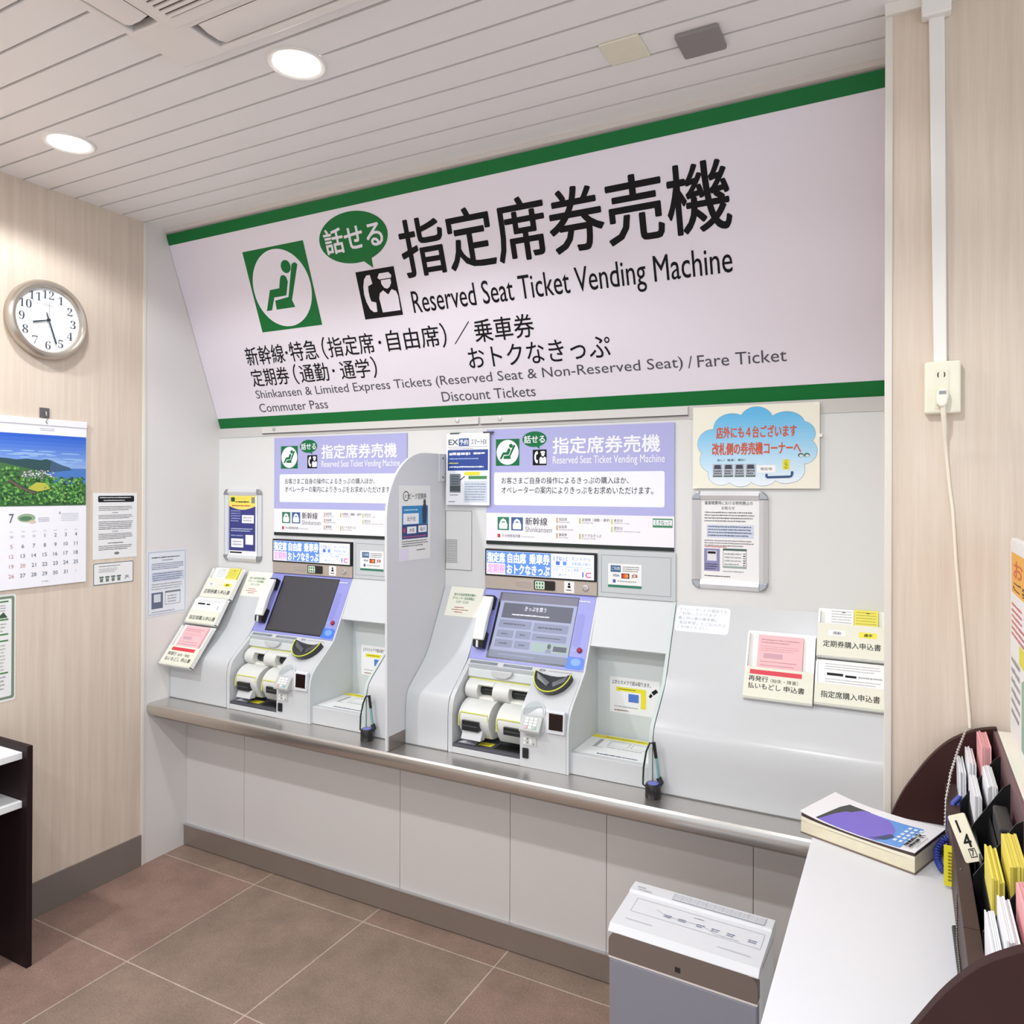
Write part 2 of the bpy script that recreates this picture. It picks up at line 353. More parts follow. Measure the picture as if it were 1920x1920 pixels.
def operator_pictogram(s, x0, y0, x1, y1, k, wh, l=1):
    W, Hh = x1 - x0, y1 - y0; P = lambda px, py: (x0 + W * px, y0 + Hh * py)
    s.rect(x0, y0, x1, y1, k, l)
    s.poly([P(.27, .90), P(.36, .90), P(.38, .72), P(.33, .70), P(.26, .68), P(.24, .58), P(.24, .46), P(.26, .36), P(.33, .34), P(.38, .32), P(.36, .13), P(.27, .13), P(.19, .2), P(.13, .36), P(.11, .52), P(.13, .68), P(.19, .83)], wh, l + 1)
    s.poly([P(.60, .90), P(.84, .90), P(.90, .83), P(.88, .78), P(.58, .78), P(.54, .82)], wh, l + 1)
    s.poly([P(.61, .76), P(.86, .76), P(.86, .68), P(.80, .60), P(.73, .57), P(.66, .60), P(.61, .68)], wh, l + 1)
    s.poly([P(.50, .10), P(.96, .10), P(.97, .40), P(.94, .50), P(.84, .55), P(.73, .45), P(.62, .55), P(.52, .50), P(.48, .40)], wh, l + 1); return s

def sgn(name): return Sheet(SO, X_, SV, 0.0046)
seat_pictogram(sgn(0), -2.655, 0.449, -2.293, 0.808, GREEN, SIGNW).build('seat_pictogram', t)
bubble(sgn(0), -2.029, 0.780, 0.178, 0.101, (-1.957, 0.649), GREEN, SIGNW, '話せる').build('speech_bubble', t)
operator_pictogram(sgn(0), -2.053, 0.447, -1.855, 0.643, BLK, SIGNW).build('operator_pictogram', t)
sgn(0).text('指定席券売機', -1.803, 0.588, -0.507, 0.806, BLK, 1, bold=0.014).build('heading_lettering', t)
sgn(0).text('Reserved Seat Ticket Vending Machine', -1.798, 0.419, -0.514, 0.535, BLK, 1, bold=0.002).build('english_lettering', t)
def phrase(pieces, y0, y1, m, b=0.0):
    for tx, x0, x1 in pieces:
        bb = lambda q: (min(p[0] for p in q), max(p[0] for p in q), min(p[1] for p in q), max(p[1] for p in q))
        A = bb(glyphs(tx, 0)[0]); kx = (x1 - x0) / (A[1] - A[0]); ky = (y1 - y0) / (A[3] - A[2]); pre = ''
        for wd in tx.split(' '):
            e = bb(glyphs(pre + wd, 0)[0])[1]; B = bb(glyphs(wd, 0)[0]); xe = x0 + (e - A[0]) * kx
            sgn(0).text(wd, xe - (B[1] - B[0]) * kx, y0 + (B[2] - A[2]) * ky, xe, y0 + (B[3] - A[2]) * ky, m, 1, bold=b).build('service_lettering', t); pre += wd + ' '
EG = mat((78, 76, 84), 0.5)
phrase([('新幹線', -2.80, -2.557), ('特急', -2.520, -2.353)], 0.302, 0.390, BLK, 0.006)
phrase([('指定席', -2.290, -2.035), ('自由席', -1.965, -1.700)], 0.303, 0.391, BLK, 0.006)
phrase([('・', -2.547, -2.533), ('・', -2.010, -1.995)], 0.338, 0.352, BLK, 0.006); phrase([('（', -2.325, -2.300), ('）', -1.690, -1.665)], 0.296, 0.396, BLK, 0.004)
phrase([('／', -1.632, -1.548)], 0.304, 0.390, BLK); phrase([('乗車券', -1.532, -1.268)], 0.302, 0.392, BLK, 0.006)
phrase([('定期券', -2.80, -2.560), ('通勤', -2.490, -2.320), ('通学', -2.250, -2.085)], 0.200, 0.284, BLK, 0.006)
phrase([('・', -2.296, -2.282)], 0.236, 0.250, BLK, 0.006); phrase([('（', -2.530, -2.505), ('）', -2.072, -2.047)], 0.195, 0.290, BLK, 0.004)
phrase([('おトクなきっぷ', -1.580, -0.971)], 0.200, 0.284, BLK, 0.004)
phrase([('Shinkansen & Limited Express Tickets', -2.80, -1.780)], 0.130, 0.182, EG)
phrase([('(Reserved Seat & Non-Reserved Seat)', -1.757, -0.708)], 0.130, 0.182, EG); phrase([('/', -0.690, -0.674), ('Fare Ticket', -0.656, -0.358)], 0.137, 0.180, EG)
phrase([('Commuter Pass', -2.80, -2.368)], 0.074, 0.116, EG); phrase([('Discount Tickets', -1.741, -1.302)], 0.071, 0.113, EG)

# strip and flaps under the sign
struct(MB().box(XL, -0.05, 2.6645, 2.70, 1.984, 2.031, mat((205, 201, 198), 0.5)).build('trim_5'))
for a, c, lab in ((-2.80, -1.572, 'left grey access flap with two locks under the green sign edge'), (-1.563, -0.70, 'right grey access flap with a lock under the green sign edge')):
    t = thing('access_flap', lab, 'flap', ((a + c) / 2, 2.66, 1.997), 'access flaps under the sign')
    MB().box(a, c, 2.658, 2.6645, 1.998, 2.028, mat((216, 213, 210), 0.45)).build('flap_plate', t)
    MB().box(a, c, 2.6575, 2.6645, 1.9955, 1.998, mat((60, 60, 60), 0.6)).build('seam', t)
    for x in ((-2.718, -1.674) if a < -2 else (-1.470,)):
        MB().lathe([(0.009, 0), (0.009, 0.003), (0.006, 0.004)], (x, 2.658, 2.016), -Y_, SILVER, 16).build('lock', t)

# ------------------------------------------------------------------ console covers
CP = [(2.667, 1.322), (2.599, 1.189), (2.55, 1.093), (2.523, 1.053), (2.48, 1.012), (2.425, 0.966), (2.406, 0.948), (2.397, 0.936), (2.391, 0.918), (2.387, 0.895), (2.385, 0.86), (2.385, 0.7355), (2.667, 0.7355)]
def console(x0, x1, lab):
    t = thing('console_cover', lab, 'console', ((x0 + x1) / 2, 2.5, 0.7355), 'white console covers between the machines')
    MB().prism(CP, x0 + 0.001, x1 - 0.001, MBODY).build('cover_panel', t, smooth=35)
    MB().box(x0 + 0.001, x1 - 0.001, 2.3842, 2.40, 0.7352, 0.739, mat((120, 118, 116), 0.6)).build('base_seam', t)
console(XL + 0.002, -2.727, 'white curved console at the far left carrying the form holders')
console(-1.927, -1.749, 'narrow white curved console left of the grey divider')
console(-1.736, -1.540, 'white curved console right of the grey divider')
console(-0.741, -0.053, 'widest white curved console right of the right machine')

# ------------------------------------------------------------------ ticket machine (built as the right one)
MX = -1.538; RX = -0.742
m1 = thing('ticket_machine', 'right ticket machine with a lit menu on its touch screen', 'ticket machine', (-1.14, 2.5, 0.7355), 'reserved seat ticket machines')
LAV = mat((174, 174, 222), 0.5); WH = mat((240, 240, 246), 0.5); DG = mat((20, 34, 30), 0.5); PURP = mat((146, 148, 214), 0.42)
hy = 2.6655
s = Sheet((0, hy, 0), X_, Z_, 0.004)
s.brect(-1.534, 1.504, -0.749, 1.973, LAV)
s.rect(-1.534, 1.518, -0.749, 1.632, mat((240, 236, 242), 0.5), 1); s.rect(-1.534, 1.504, -0.749, 1.5185, DG, 1)
seat_pictogram(s, -1.490, 1.824, -1.382, 1.932, mat((16, 112, 66), 0.5, spec=0.25), WH, 1)
bubble(s, -1.315, 1.928, 0.054, 0.031, (-1.292, 1.888), mat((16, 112, 66), 0.5, spec=0.25), WH, '話せる', 1)
operator_pictogram(s, -1.322, 1.824, -1.261, 1.886, BLK, WH, 1)
s.text('指定席券売機', -1.234, 1.868, -0.803, 1.932, WH, 1, bold=0.02)
s.text('Reserved Seat Ticket Vending Machine', -1.234, 1.820, -0.785, 1.859, WH, 1, bold=0.004)
s.poly(rrect(-1.498, 1.664, -0.785, 1.797, 0.008), WH, 1)
s.text('お客さまご自身の操作によるきっぷの購入ほか、', -1.463, 1.750, -0.922, 1.777, INK, 2, bold=0.004)
s.text('オペレーターの案内によりきっぷをお求めいただけます。', -1.463, 1.711, -0.828, 1.740, INK, 2, bold=0.004)
for x0, c in ((-1.481, (38, 120, 86)), (-1.418, (60, 90, 150))):
    s.rect(x0, 1.563, x0 + 0.053, 1.616, mat(c, 0.5), 2); s.poly([(x0 + .008, 1.568), (x0 + .045, 1.568), (x0 + .046, 1.585), (x0 + .038, 1.604), (x0 + .026, 1.611), (x0 + .015, 1.604), (x0 + .007, 1.585)], WH, 3)
    s.rect(x0 + .019, 1.594, x0 + .034, 1.598, mat(c, 0.5), 4)
s.text('新幹線', -1.354, 1.585, -1.257, 1.617, INK, 2, bold=0.006); s.text('Shinkansen', -1.354, 1.558, -1.237, 1.580, GREY, 2)
s.rect(-1.481, 1.533, -1.468, 1.547, mat((196, 50, 60), 0.5), 2); s.text('その他特急列車', -1.460, 1.534, -1.376, 1.547, INK, 2)
s.text('Limited Express', -1.371, 1.535, -1.314, 1.542, GREY, 2)
for x, z, a, e, cc in ((-1.218, 1.606, '指定席', 'Reserved Seat', (200, 160, 110)), (-1.218, 1.577, '自由席', 'Non-Reserved Seat', (200, 160, 110)), (-1.218, 1.546, '乗車券', 'Fare Ticket', (200, 160, 110)),
                       (-1.121, 1.606, '定期券（通勤・通学）', 'Commuter Pass', (196, 180, 90)), (-1.121, 1.546, 'おトクなきっぷ', 'Discount Tickets', (196, 180, 90)),
                       (-0.991, 1.606, '本日分', 'Tickets for Today', (190, 205, 120)), (-0.991, 1.577, '翌日分', 'Tickets for Tomorrow or Later', (190, 205, 120))):
    s.rect(x, z - 0.009, x + 0.006, z + 0.012, mat(cc, 0.5), 2); wd = 0.0115 * len(a)
    s.text(a, x + 0.011, z, x + 0.011 + wd, z + 0.012, INK, 2); s.text(e, x + 0.011, z - 0.008, x + 0.011 + 0.0036 * len(e), z - 0.002, GREY, 2)
s.rect(-0.829, 1.590, -0.755, 1.623, mat((60, 130, 90), 0.5), 2); s.rect(-0.827, 1.598, -0.757, 1.618, WH, 3); s.text('えきねっと', -0.822, 1.600, -0.762, 1.616, mat((60, 130, 90), 0.5), 4, bold=0.01)
s.build('header_panel', m1)
# card brand panel
p = MB().box(-1.043, RX - 0.001, 2.661, 2.667, 1.323, 1.499, MGREY).build('card_panel', m1, bevel=0.001)
s = Sheet((0, 2.661, 0), X_, Z_, 0.0005); s.frame(-1.030, 1.339, -0.760, 1.482, 0.0015, mat((150, 154, 156), 0.5)); s.build('panel_seam', p)
s = Sheet((0, 2.6608, 0), X_, Z_, 0.0006); s.base(rrect(-1.002, 1.360, -0.871, 1.450, 0.004), PAPER)
s.rect(-1.002, 1.361, -0.871, 1.371, mat((40, 120, 96), 0.5)); s.rect(-0.992, 1.419, -0.952, 1.444, mat((50, 100, 140), 0.5)); s.text('ご利用', -0.988, 1.426, -0.956, 1.439, WH, 2)
s.dashes(-0.944, 1.420, -0.880, 1.443, 3, GREY, 1); s.text('VISA', -0.984, 1.402, -0.957, 1.411, mat((50, 70, 120), 0.5), 1, bold=0.02)
s.rect(-0.949, 1.396, -0.918, 1.415, mat((60, 44, 40), 0.5), 1); s.poly(ell(-0.938, 1.4055, 0.008, 0.008, 16), mat((214, 60, 40), 0.5), 2); s.poly(ell(-0.929, 1.4055, 0.008, 0.008, 16), mat((226, 140, 50), 0.5), 3)
s.text('JCB', -0.909, 1.398, -0.887, 1.413, mat((150, 60, 60), 0.5), 1, bold=0.04); s.rect(-0.983, 1.379, -0.972, 1.391, mat((60, 90, 150), 0.5), 1); s.dashes(-0.965, 1.379, -0.885, 1.391, 1, LGREY, 1)
s.build('card_brand_label', p)
# upper display
p = MB().box(-1.5345, -1.048, 2.652, 2.6675, 1.376, 1.486, BLACKP).build('display_housing', m1, bevel=0.002)
s = Sheet((0, 2.6518, 0), X_, Z_, 0.0004)
E1 = mat((226, 230, 250), 0.5, emit=0.42); E2 = mat((84, 126, 226), 0.5, emit=0.42); E3 = mat((246, 248, 255), 0.5, emit=0.5); E4 = mat((238, 130, 190), 0.4, emit=0.5); E5 = mat((70, 100, 200), 0.4, emit=0.35)
s.brect(-1.527, 1.383, -1.056, 1.478, E1); s.rect(-1.525, 1.428, -1.236, 1.477, E2); s.rect(-1.440, 1.385, -1.236, 1.428, E2); s.rect(-1.525, 1.385, -1.440, 1.428, mat((226, 196, 236), 0.4, emit=0.6))
for a, x0, x1 in (('指定席', -1.521, -1.441), ('自由席', -1.428, -1.346), ('乗車券', -1.330, -1.242)): s.text(a, x0, 1.432, x1, 1.472, E3, 2, bold=0.022)
s.text('定期券', -1.521, 1.389, -1.442, 1.425, E4, 2, bold=0.012); s.text('おトクなきっぷ', -1.431, 1.389, -1.242, 1.426, E3, 2, bold=0.022)
s.text('えきねっと', -1.228, 1.451, -1.165, 1.469, E5, 2, bold=0.01); s.text('ネットから', -1.150, 1.453, -1.070, 1.469, E5, 2); s.text('予約受け取り', -1.150, 1.435, -1.068, 1.448, E5, 2)
s.rect(-1.215, 1.434, -1.198, 1.449, E5, 2); s.rect(-1.185, 1.434, -1.170, 1.449, E2, 2); s.rect(-1.234, 1.4275, -1.06, 1.429, E2, 2)
s.text('スマートフォン予約', -1.229, 1.409, -1.117, 1.424, E5, 2); s.text('紙のきっぷ', -1.202, 1.391, -1.145, 1.403, E5, 2)
s.rect(-1.104, 1.392, -1.098, 1.412, E5, 2); s.text('C', -1.090, 1.391, -1.068, 1.411, mat((240, 70, 110), 0.4, emit=0.5), 2, bold=0.04)
s.build('display_screen', p)
# service strip
p = MB().box(-1.536, -1.046, 2.656, 2.6675, 1.3235, 1.3765, mat((192, 180, 170), 0.35, metal=0.4)).build('service_strip', m1, bevel=0.001)
s = Sheet((0, 2.656, 0), X_, Z_, 0.001)
s.base(rrect(-1.396, 1.338, -1.325, 1.360, 0.008), mat((170, 158, 150), 0.5)); s.build('speaker_grille', p)
s = Sheet((0, 2.656, 0), X_, Z_, 0.003); s.base(rrect(-1.311, 1.332, -1.220, 1.369, 0.005), mat((34, 32, 34), 0.2))
s.poly(rrect(-1.306, 1.335, -1.264, 1.366, 0.004), mat((206, 222, 206), 0.5), 1)
for a in range(6): s.poly(ell(-1.298 + 0.0125 * (a % 3), 1.343 + 0.014 * (a // 3), 0.004, 0.005, 8), mat((70, 120, 80), 0.6), 2)
s.build('camera_window', p)
s = Sheet((0, 2.656, 0), X_, Z_, 0.0008); s.brect(-1.181, 1.328, -1.139, 1.373, PAPER); s.poly(ell(-1.160, 1.362, 0.005, 0.005, 12), INK, 1); s.rect(-1.166, 1.347, -1.154, 1.356, INK, 1); s.dashes(-1.172, 1.334, -1.148, 1.343, 1, INK, 1); s.build('sticker', p)
MB().lathe([(0.012, 0), (0.012, 0.004), (0.008, 0.005), (0.008, 0.003), (0.0001, 0.003)], (-1.092, 2.656, 1.3505), -Y_, SILVER, 20).build('key_lock', p, smooth=40)
# side plates following the profile
MP = [(2.667, 1.3225), (2.533, 1.06), (2.48, 1.014), (2.425, 0.968), (2.403, 0.945), (2.390, 0.915), (2.385, 0.88), (2.385, 0.7358), (2.667, 0.7358)]
MB().prism(MP, MX, MX + 0.018, MBODY).build('side_plate', m1, smooth=35)
MB().prism([(a - 0.004 if i < 8 else a, c) for i, (a, c) in enumerate(MP)], RX - 0.012, RX, mat((196, 206, 204), 0.4)).build('side_plate', m1, smooth=35)
MB().prism([(2.667, 1.3225), (2.533, 1.06), (2.48, 1.014), (2.425, 0.968), (2.403, 0.945), (2.390, 0.915), (2.385, 0.88), (2.385, 0.7358), (2.667, 0.7358)], -1.052, -1.042, MBODY2).build('side_plate', m1, smooth=35)
# bezel on the slope
SLV = Vector((0, 0.134, 0.262)).normalized(); SLO = Vector((0, 2.667, 1.322))
s = Sheet(SLO, X_, SLV, 0.002)
s.prism_uv([(-1.5375, -0.2942), (-1.050, -0.2942), (-1.050, -0.0005), (-1.5375, -0.0005)], s.O, s.U, s.V, s.N, -0.02, 0.002, PURP)
s.dashes(-1.125, -0.030, -1.066, -0.022, 1, WH, 1)
s.dashes(-1.115, -0.222, -1.090, -0.213, 1, LAV, 1)
s.poly(rrect(-1.112, -0.205, -1.080, -0.075, 0.014), mat((136, 138, 206), 0.45), 1)
bz = s.build('screen_bezel', m1)
s = Sheet(SLO, X_, SLV, 0.0024); s.rect(-1.462, -0.284, -1.117, -0.013, mat((24, 26, 30), 0.3), 1); s.build('screen_surround', bz)
s = Sheet(SLO, X_, SLV, 0.003); s.base(rrect(-1.126, -0.288, -1.053, -0.243, 0.012), mat((70, 120, 226), 0.4)); s.poly(ell(-1.085, -0.262, 0.02, 0.014, 20), mat((120, 160, 240), 0.4), 1); s.build('card_touch_sticker', bz)
MB().lathe([(0.010, 0), (0.010, 0.006), (0.007, 0.009), (0.0001, 0.010)], SLO + X_ * -1.078 + SLV * -0.2165 + s.N * 0.002, s.N, mat((150, 40, 60), 0.35), 20).build('red_button', bz, smooth=50)
# touch screen of the right machine
def touch_screen(root, lit, bez, dx):
    SD = mat((66, 64, 70), 0.35)
    s = Sheet(SLO + X_ * dx, X_, SLV, 0.0030)
    if not lit:
        s.rect(-1.452, -0.278, -1.119, -0.016, SD, 1); s.build('touch_screen', bez); return
    BG = mat((150, 156, 184), 0.5, emit=0.14); BT = mat((128, 134, 160), 0.5, emit=0.11); BD = mat((84, 86, 102), 0.5, emit=0.08); TX = mat((206, 206, 220), 0.3, emit=0.15)
    s.rect(-1.452, -0.278, -1.119, -0.016, BG, 1); s.rect(-1.452, -0.048, -1.119, -0.016, mat((112, 110, 128), 0.5, emit=0.08), 2)
    s.rect(-1.435, -0.118, -1.133, -0.056, BD, 2); s.text('きっぷを買う', -1.338, -0.084, -1.245, -0.066, TX, 3, bold=0.01); s.dashes(-1.39, -0.108, -1.19, -0.096, 1, TX, 3)
    for x0, x1, z0, z1 in ((-1.438, -1.295, -0.158, -0.126), (-1.285, -1.138, -0.162, -0.128), (-1.438, -1.365, -0.197, -0.168), (-1.355, -1.290, -0.197, -0.166), (-1.283, -1.138, -0.197, -0.170), (-1.438, -1.360, -0.236, -0.206), (-1.352, -1.285, -0.236, -0.206)):
        s.poly(rrect(x0, z0, x1, z1, 0.003), BT, 2); s.dashes(x0 + 0.02, z0 + 0.009, x1 - 0.02, z1 - 0.009, 1, BD, 3)
    s.rect(-1.278, -0.240, -1.12, -0.204, mat((150, 168, 166), 0.5, emit=0.12), 2); s.poly(ell(-1.203, -0.215, 0.008, 0.010, 16), BD, 3); s.poly([(-1.216, -0.240), (-1.190, -0.240), (-1.194, -0.226), (-1.212, -0.226)], BT, 3); s.rect(-1.185, -0.232, -1.13, -0.212, BD, 3)
    s.rect(-1.452, -0.278, -1.119, -0.250, mat((124, 130, 150), 0.5, emit=0.08), 2); s.dashes(-1.41, -0.268, -1.25, -0.260, 1, BG, 3); s.build('touch_screen', bez)
# upper fascia strip below bezel
s = Sheet((0, 2.533, 1.06), X_, Vector((0, 0.054, 0.046)), 0.0006)
LV = -0.0
s.prism_uv([(-1.52, -0.03), (-1.05, -0.03), (-1.05, 0), (-1.52, 0)], s.O, s.U, s.V, s.N, -0.02, 0.0, MBODY)
s.rect(-1.524, -0.019, -1.402, -0.007, mat((120, 130, 140), 0.5)); s.rect(-1.376, -0.019, -1.252, -0.007, mat((120, 130, 140), 0.5)); s.dashes(-1.515, -0.016, -1.41, -0.010, 1, LGREY, 2); s.dashes(-1.36, -0.016, -1.262, -0.010, 1, LGREY, 2)
s.build('fascia_strip', m1)
# bay with ticket and note slots (left)
bay = MB().prism([(2.50, 1.045), (2.505, 1.03), (2.515, 0.772), (2.53, 0.772), (2.54, 1.045)], -1.520, -1.232, MGREY).build('slot_bay', m1)
YG = mat((214, 214, 110), 0.5); DRUM = mat((216, 216, 212), 0.42); DK = mat((30, 34, 36), 0.3)
hb = MB().prism([(2.522, 1.034), (2.500, 1.030), (2.494, 1.002), (2.505, 0.994), (2.53, 0.994)], -1.519, -1.233, mat((206, 210, 212), 0.4)).build('slot_label_bar', bay, bevel=0.002)
s = Sheet((0, 2.4965, 0), X_, Vector((0, 0.006, 0.028)), 0.0006); s.dashes(-1.508, 1.012, -1.425, 1.024, 2, LGREY); s.dashes(-1.315, 1.010, -1.245, 1.022, 2, GREY); s.build('slot_caption', hb)
MB().prism([(-1.412, 1.036), (-1.320, 1.036), (-1.324, 1.022), (-1.345, 1.010), (-1.366, 1.007), (-1.388, 1.010), (-1.408, 1.022)], 2.486, 2.50, MBODY, axis='y').build('label_tab', hb, bevel=0.003)
def drum_prof(y0, z0, z1, depth, n=10):
    # half round housing, bulging to -y
    cz = (z0 + z1) / 2; rz = (z1 - z0) / 2
    return [(y0 - depth * math.cos(a), cz + rz * math.sin(a)) for a in [math.radians(90 - 180 * k / n) for k in range(n + 1)]]
for x0, x1 in ((-1.512, -1.458), (-1.392, -1.322)):
    MB().prism(drum_prof(2.512, 0.914, 0.994, 0.052), x0, x1, DRUM).build('slot_housing', bay, smooth=40, bevel=0.002)
for x0, x1 in ((-1.458, -1.392), (-1.322, -1.234)):
    MB().prism(drum_prof(2.512, 0.934, 0.972, 0.022), x0, x1, DK).build('note_slot', bay, smooth=40)
    MB().prism(drum_prof(2.512, 0.968, 0.992, 0.040), x0, x1, DRUM).build('slot_brow', bay, smooth=40)
    MB().prism(drum_prof(2.512, 0.915, 0.936, 0.036), x0, x1, mat((222, 220, 212), 0.35)).build('slot_lip', bay, smooth=40)
MB().box(-1.515, -1.234, 2.500, 2.506, 0.990, 0.996, YG).build('slot_outline', bay)
# lower drums
for x0, x1, cap, (sx0, sx1, sz0, sz1) in ((-1.508, -1.375, True, (-1.484, -1.413, 0.824, 0.860)), (-1.345, -1.234, False, (-1.306, -1.236, 0.833, 0.860))):
    d = MB().prism([(2.52, 0.925)] + [(2.49 - 0.085 * math.sin(math.radians(a)), 0.86 + 0.065 * math.cos(math.radians(a))) for a in range(0, 130, 12)] + [(2.44, 0.79), (2.52, 0.78)], x0, x1, DRUM).build('ticket_slot_unit', bay, smooth=35, bevel=0.002)
    f = MB().box(sx0, sx1, 2.395, 2.42, sz0, sz1, DK); f.box(sx0 + .004, sx1 - .004, 2.393, 2.40, (sz0 + sz1) / 2 - .002, (sz0 + sz1) / 2 + .002, mat((70, 76, 80), 0.3)); f.build('ticket_slot', d)
    e = MB().tube([(x0 + 0.006, 2.402, 0.836), (x0 + 0.006, 2.4035, 0.872), (x0 + 0.010, 2.411, 0.886), (x1 - 0.008, 2.411, 0.886), (x1 - 0.003, 2.4035, 0.868)] if cap else [(x0 + 0.006, 2.402, 0.836), (x0 + 0.006, 2.4035, 0.868), (x0 + 0.008, 2.409, 0.882), (x1, 2.409, 0.882)], 0.0028, YG, 6); e.build('slot_outline', d)
    if cap:
        MB().prism([(2.406, 0.824), (2.43, 0.824), (2.425, 0.79), (2.390, 0.792)], sx0 - 0.002, sx1 + 0.012, MBODY).build('slot_lip', d, bevel=0.002)
        s = Sheet((0, 2.449, 0.911), X_, Vector((0, 0.045, 0.035)), 0.0006); s.dashes(-1.488, -0.008, -1.425, 0.004, 2, GREY); s.rect(-1.412, -0.006, -1.385, 0.008, mat((70, 84, 84), 0.4)); s.build('slot_caption', d)
    else:
        s = Sheet((0, 2.449, 0.911), X_, Vector((0, 0.045, 0.035)), 0.0006); s.text('きっぷ', -1.285, -0.008, -1.243, 0.006, GREY); s.build('slot_caption', d)
# tray
tr = MB().box(-1.520, -1.232, 2.386, 2.52, 0.758, 0.771, mat((74, 74, 82), 0.35)).build('change_tray', bay, bevel=0.003)
s = Sheet((0, 0, 0.7712), X_, Y_, 0.0006); s.rect(-1.505, 2.402, -1.432, 2.438, mat((186, 190, 204), 0.3)); s.rect(-1.495, 2.406, -1.455, 2.428, WH, 2); s.rect(-1.425, 2.412, -1.368, 2.448, mat((226, 214, 50), 0.5)); s.dashes(-1.415, 2.42, -1.38, 2.44, 2, INK, 2); s.rect(-1.352, 2.405, -1.245, 2.46, mat((18, 18, 20), 0.4)); s.build('tray_labels', tr)
MB().box(-1.520, -1.232, 2.3845, 2.52, 0.7358, 0.7585, MBODY).build('bay_plinth', m1, bevel=0.002)
# column (right)
colp = [(2.533, 1.06), (2.48, 1.014), (2.425, 0.968), (2.403, 0.945), (2.390, 0.915), (2.385, 0.88), (2.385, 0.7358), (2.56, 0.7358), (2.56, 1.06)]
col = MB().prism(colp, -1.232, -1.050, MBODY).build('payment_column', m1, smooth=35)
CO = Vector((0, 2.533, 1.06)); CV = Vector((0, 0.108, 0.092)).normalized(); CN = X_.cross(CV)
def CPt(x, d, h): return CO + X_ * x + CV * d + CN * h
s = Sheet(CO, X_, CV, 0.0005); s.text('硬貨', -1.222, -0.018, -1.196, -0.008, GREY, 1); s.dashes(-1.185, -0.018, -1.075, -0.008, 1, LGREY, 1); s.build('column_caption', col)
# coin bowl: half round dish
BC = mat((44, 46, 48), 0.35); n = 18; cx0 = -1.150; d0 = -0.036
b = MB(); rim = []
rings = [(1.0, 0.9, 0.0), (1.0, 1.0, 0.026), (0.93, 0.92, 0.028), (0.62, 0.55, 0.012), (0.2, 0.15, 0.004)]
vs = []
for sx, sd, hh in rings:
    for k in range(n + 1):
        a = math.pi * k / n; vs.append(CPt(cx0 - 0.074 * sx * math.cos(a), d0 - 0.088 * sd * math.sin(a) + (0.0 if hh > 0.001 else 0), hh))
fs = [(i * (n + 1) + k, i * (n + 1) + k + 1, (i + 1) * (n + 1) + k + 1, (i + 1) * (n + 1) + k) for i in range(len(rings) - 1) for k in range(n)]
fs += [tuple((len(rings) - 1) * (n + 1) + k for k in range(n + 1))]
fs += [(0, n + 1, 2 * (n + 1), 3 * (n + 1), 4 * (n + 1), 4 * (n + 1) + n, 3 * (n + 1) + n, 2 * (n + 1) + n, n + 1 + n, n)]
b.add(vs, fs, BC); cb = b.build('coin_bowl', col, smooth=45)
MB().tube([CPt(cx0 - 0.0715 * math.cos(math.pi * k / n), d0 - 0.084 * math.sin(math.pi * k / n), 0.0285) for k in range(n + 1)], 0.0022, mat((212, 218, 60), 0.45, emit=0.1), 6).build('bowl_rim', cb)
MB().add([CPt(cx0 - 0.062, d0 - 0.006, 0.027), CPt(cx0 - 0.006, d0 - 0.036, 0.017), CPt(cx0 - 0.012, d0 - 0.052, 0.014), CPt(cx0 - 0.055, d0 - 0.03, 0.023)], [(0, 1, 2, 3)], mat((82, 84, 90), 0.3)).add([CPt(cx0 + 0.062, d0 - 0.006, 0.027), CPt(cx0 + 0.006, d0 - 0.036, 0.017), CPt(cx0 + 0.012, d0 - 0.052, 0.014), CPt(cx0 + 0.055, d0 - 0.03, 0.023)], [(3, 2, 1, 0)], mat((70, 72, 78), 0.3)).build('coin_flap', cb)
# keypad hood, card reader, button
arch = [(-1.226, 0.868), (-1.226, 0.935)] + [(-1.1815 - 0.0445 * math.cos(math.radians(a)), 0.935 + 0.032 * math.sin(math.radians(a))) for a in range(0, 181, 15)] + [(-1.137, 0.868)]
inner = [(x * 0.88 + -1.1815 * 0.12, 0.868 + (z - 0.868) * 0.93 + 0.004) for x, z in arch]
yf = 2.383
b = MB(); k = len(arch)
def YA(z):
    pr = [(0.80, 2.385), (0.88, 2.385), (0.915, 2.390), (0.945, 2.403), (0.968, 2.425)]
    for (za, ya), (zb, yb) in zip(pr, pr[1:]):
        if za <= z <= zb: return ya + (yb - ya) * (z - za) / (zb - za) - 0.004
    return 2.42
vv = [(x, YA(z), z) for x, z in arch] + [(x, YA(z) - 0.002, z) for x, z in inner] + [(x, YA(z) + 0.0, z) for x, z in arch]
b.add(vv[:2 * k], [(i, (i + 1) % k, k + (i + 1) % k, k + i) for i in range(k)], MBODY)
b.add([(x, YA(z) - 0.0015, z) for x, z in inner], [tuple(range(k))], mat((176, 182, 184), 0.45)); kh = b.build('keypad_hood', col)
kp = MB().prism([(2.392, 0.922), (2.381, 0.920), (2.352, 0.878), (2.355, 0.869), (2.392, 0.868)], -1.222, -1.141, mat((188, 190, 188), 0.45)).build('keypad', col, bevel=0.002)
b = MB(); ky = Vector((0, 2.381 - 2.352, 0.920 - 0.878)).normalized(); kn = X_.cross(ky)
for r in range(4):
    for c in range(3):
        o = Vector((-1.203 + c * 0.017, 2.3545, 0.8815)) + ky * (0.003 + r * 0.0105)
        b.prism_uv([(0, 0), (0.0125, 0), (0.0125, 0.0075), (0, 0.0075)], o, X_, ky, kn, 0, 0.003, mat((246, 248, 246), 0.4) if not (r == 0 and c != 1) else mat((150, 190, 180) if c else (220, 170, 170), 0.4))
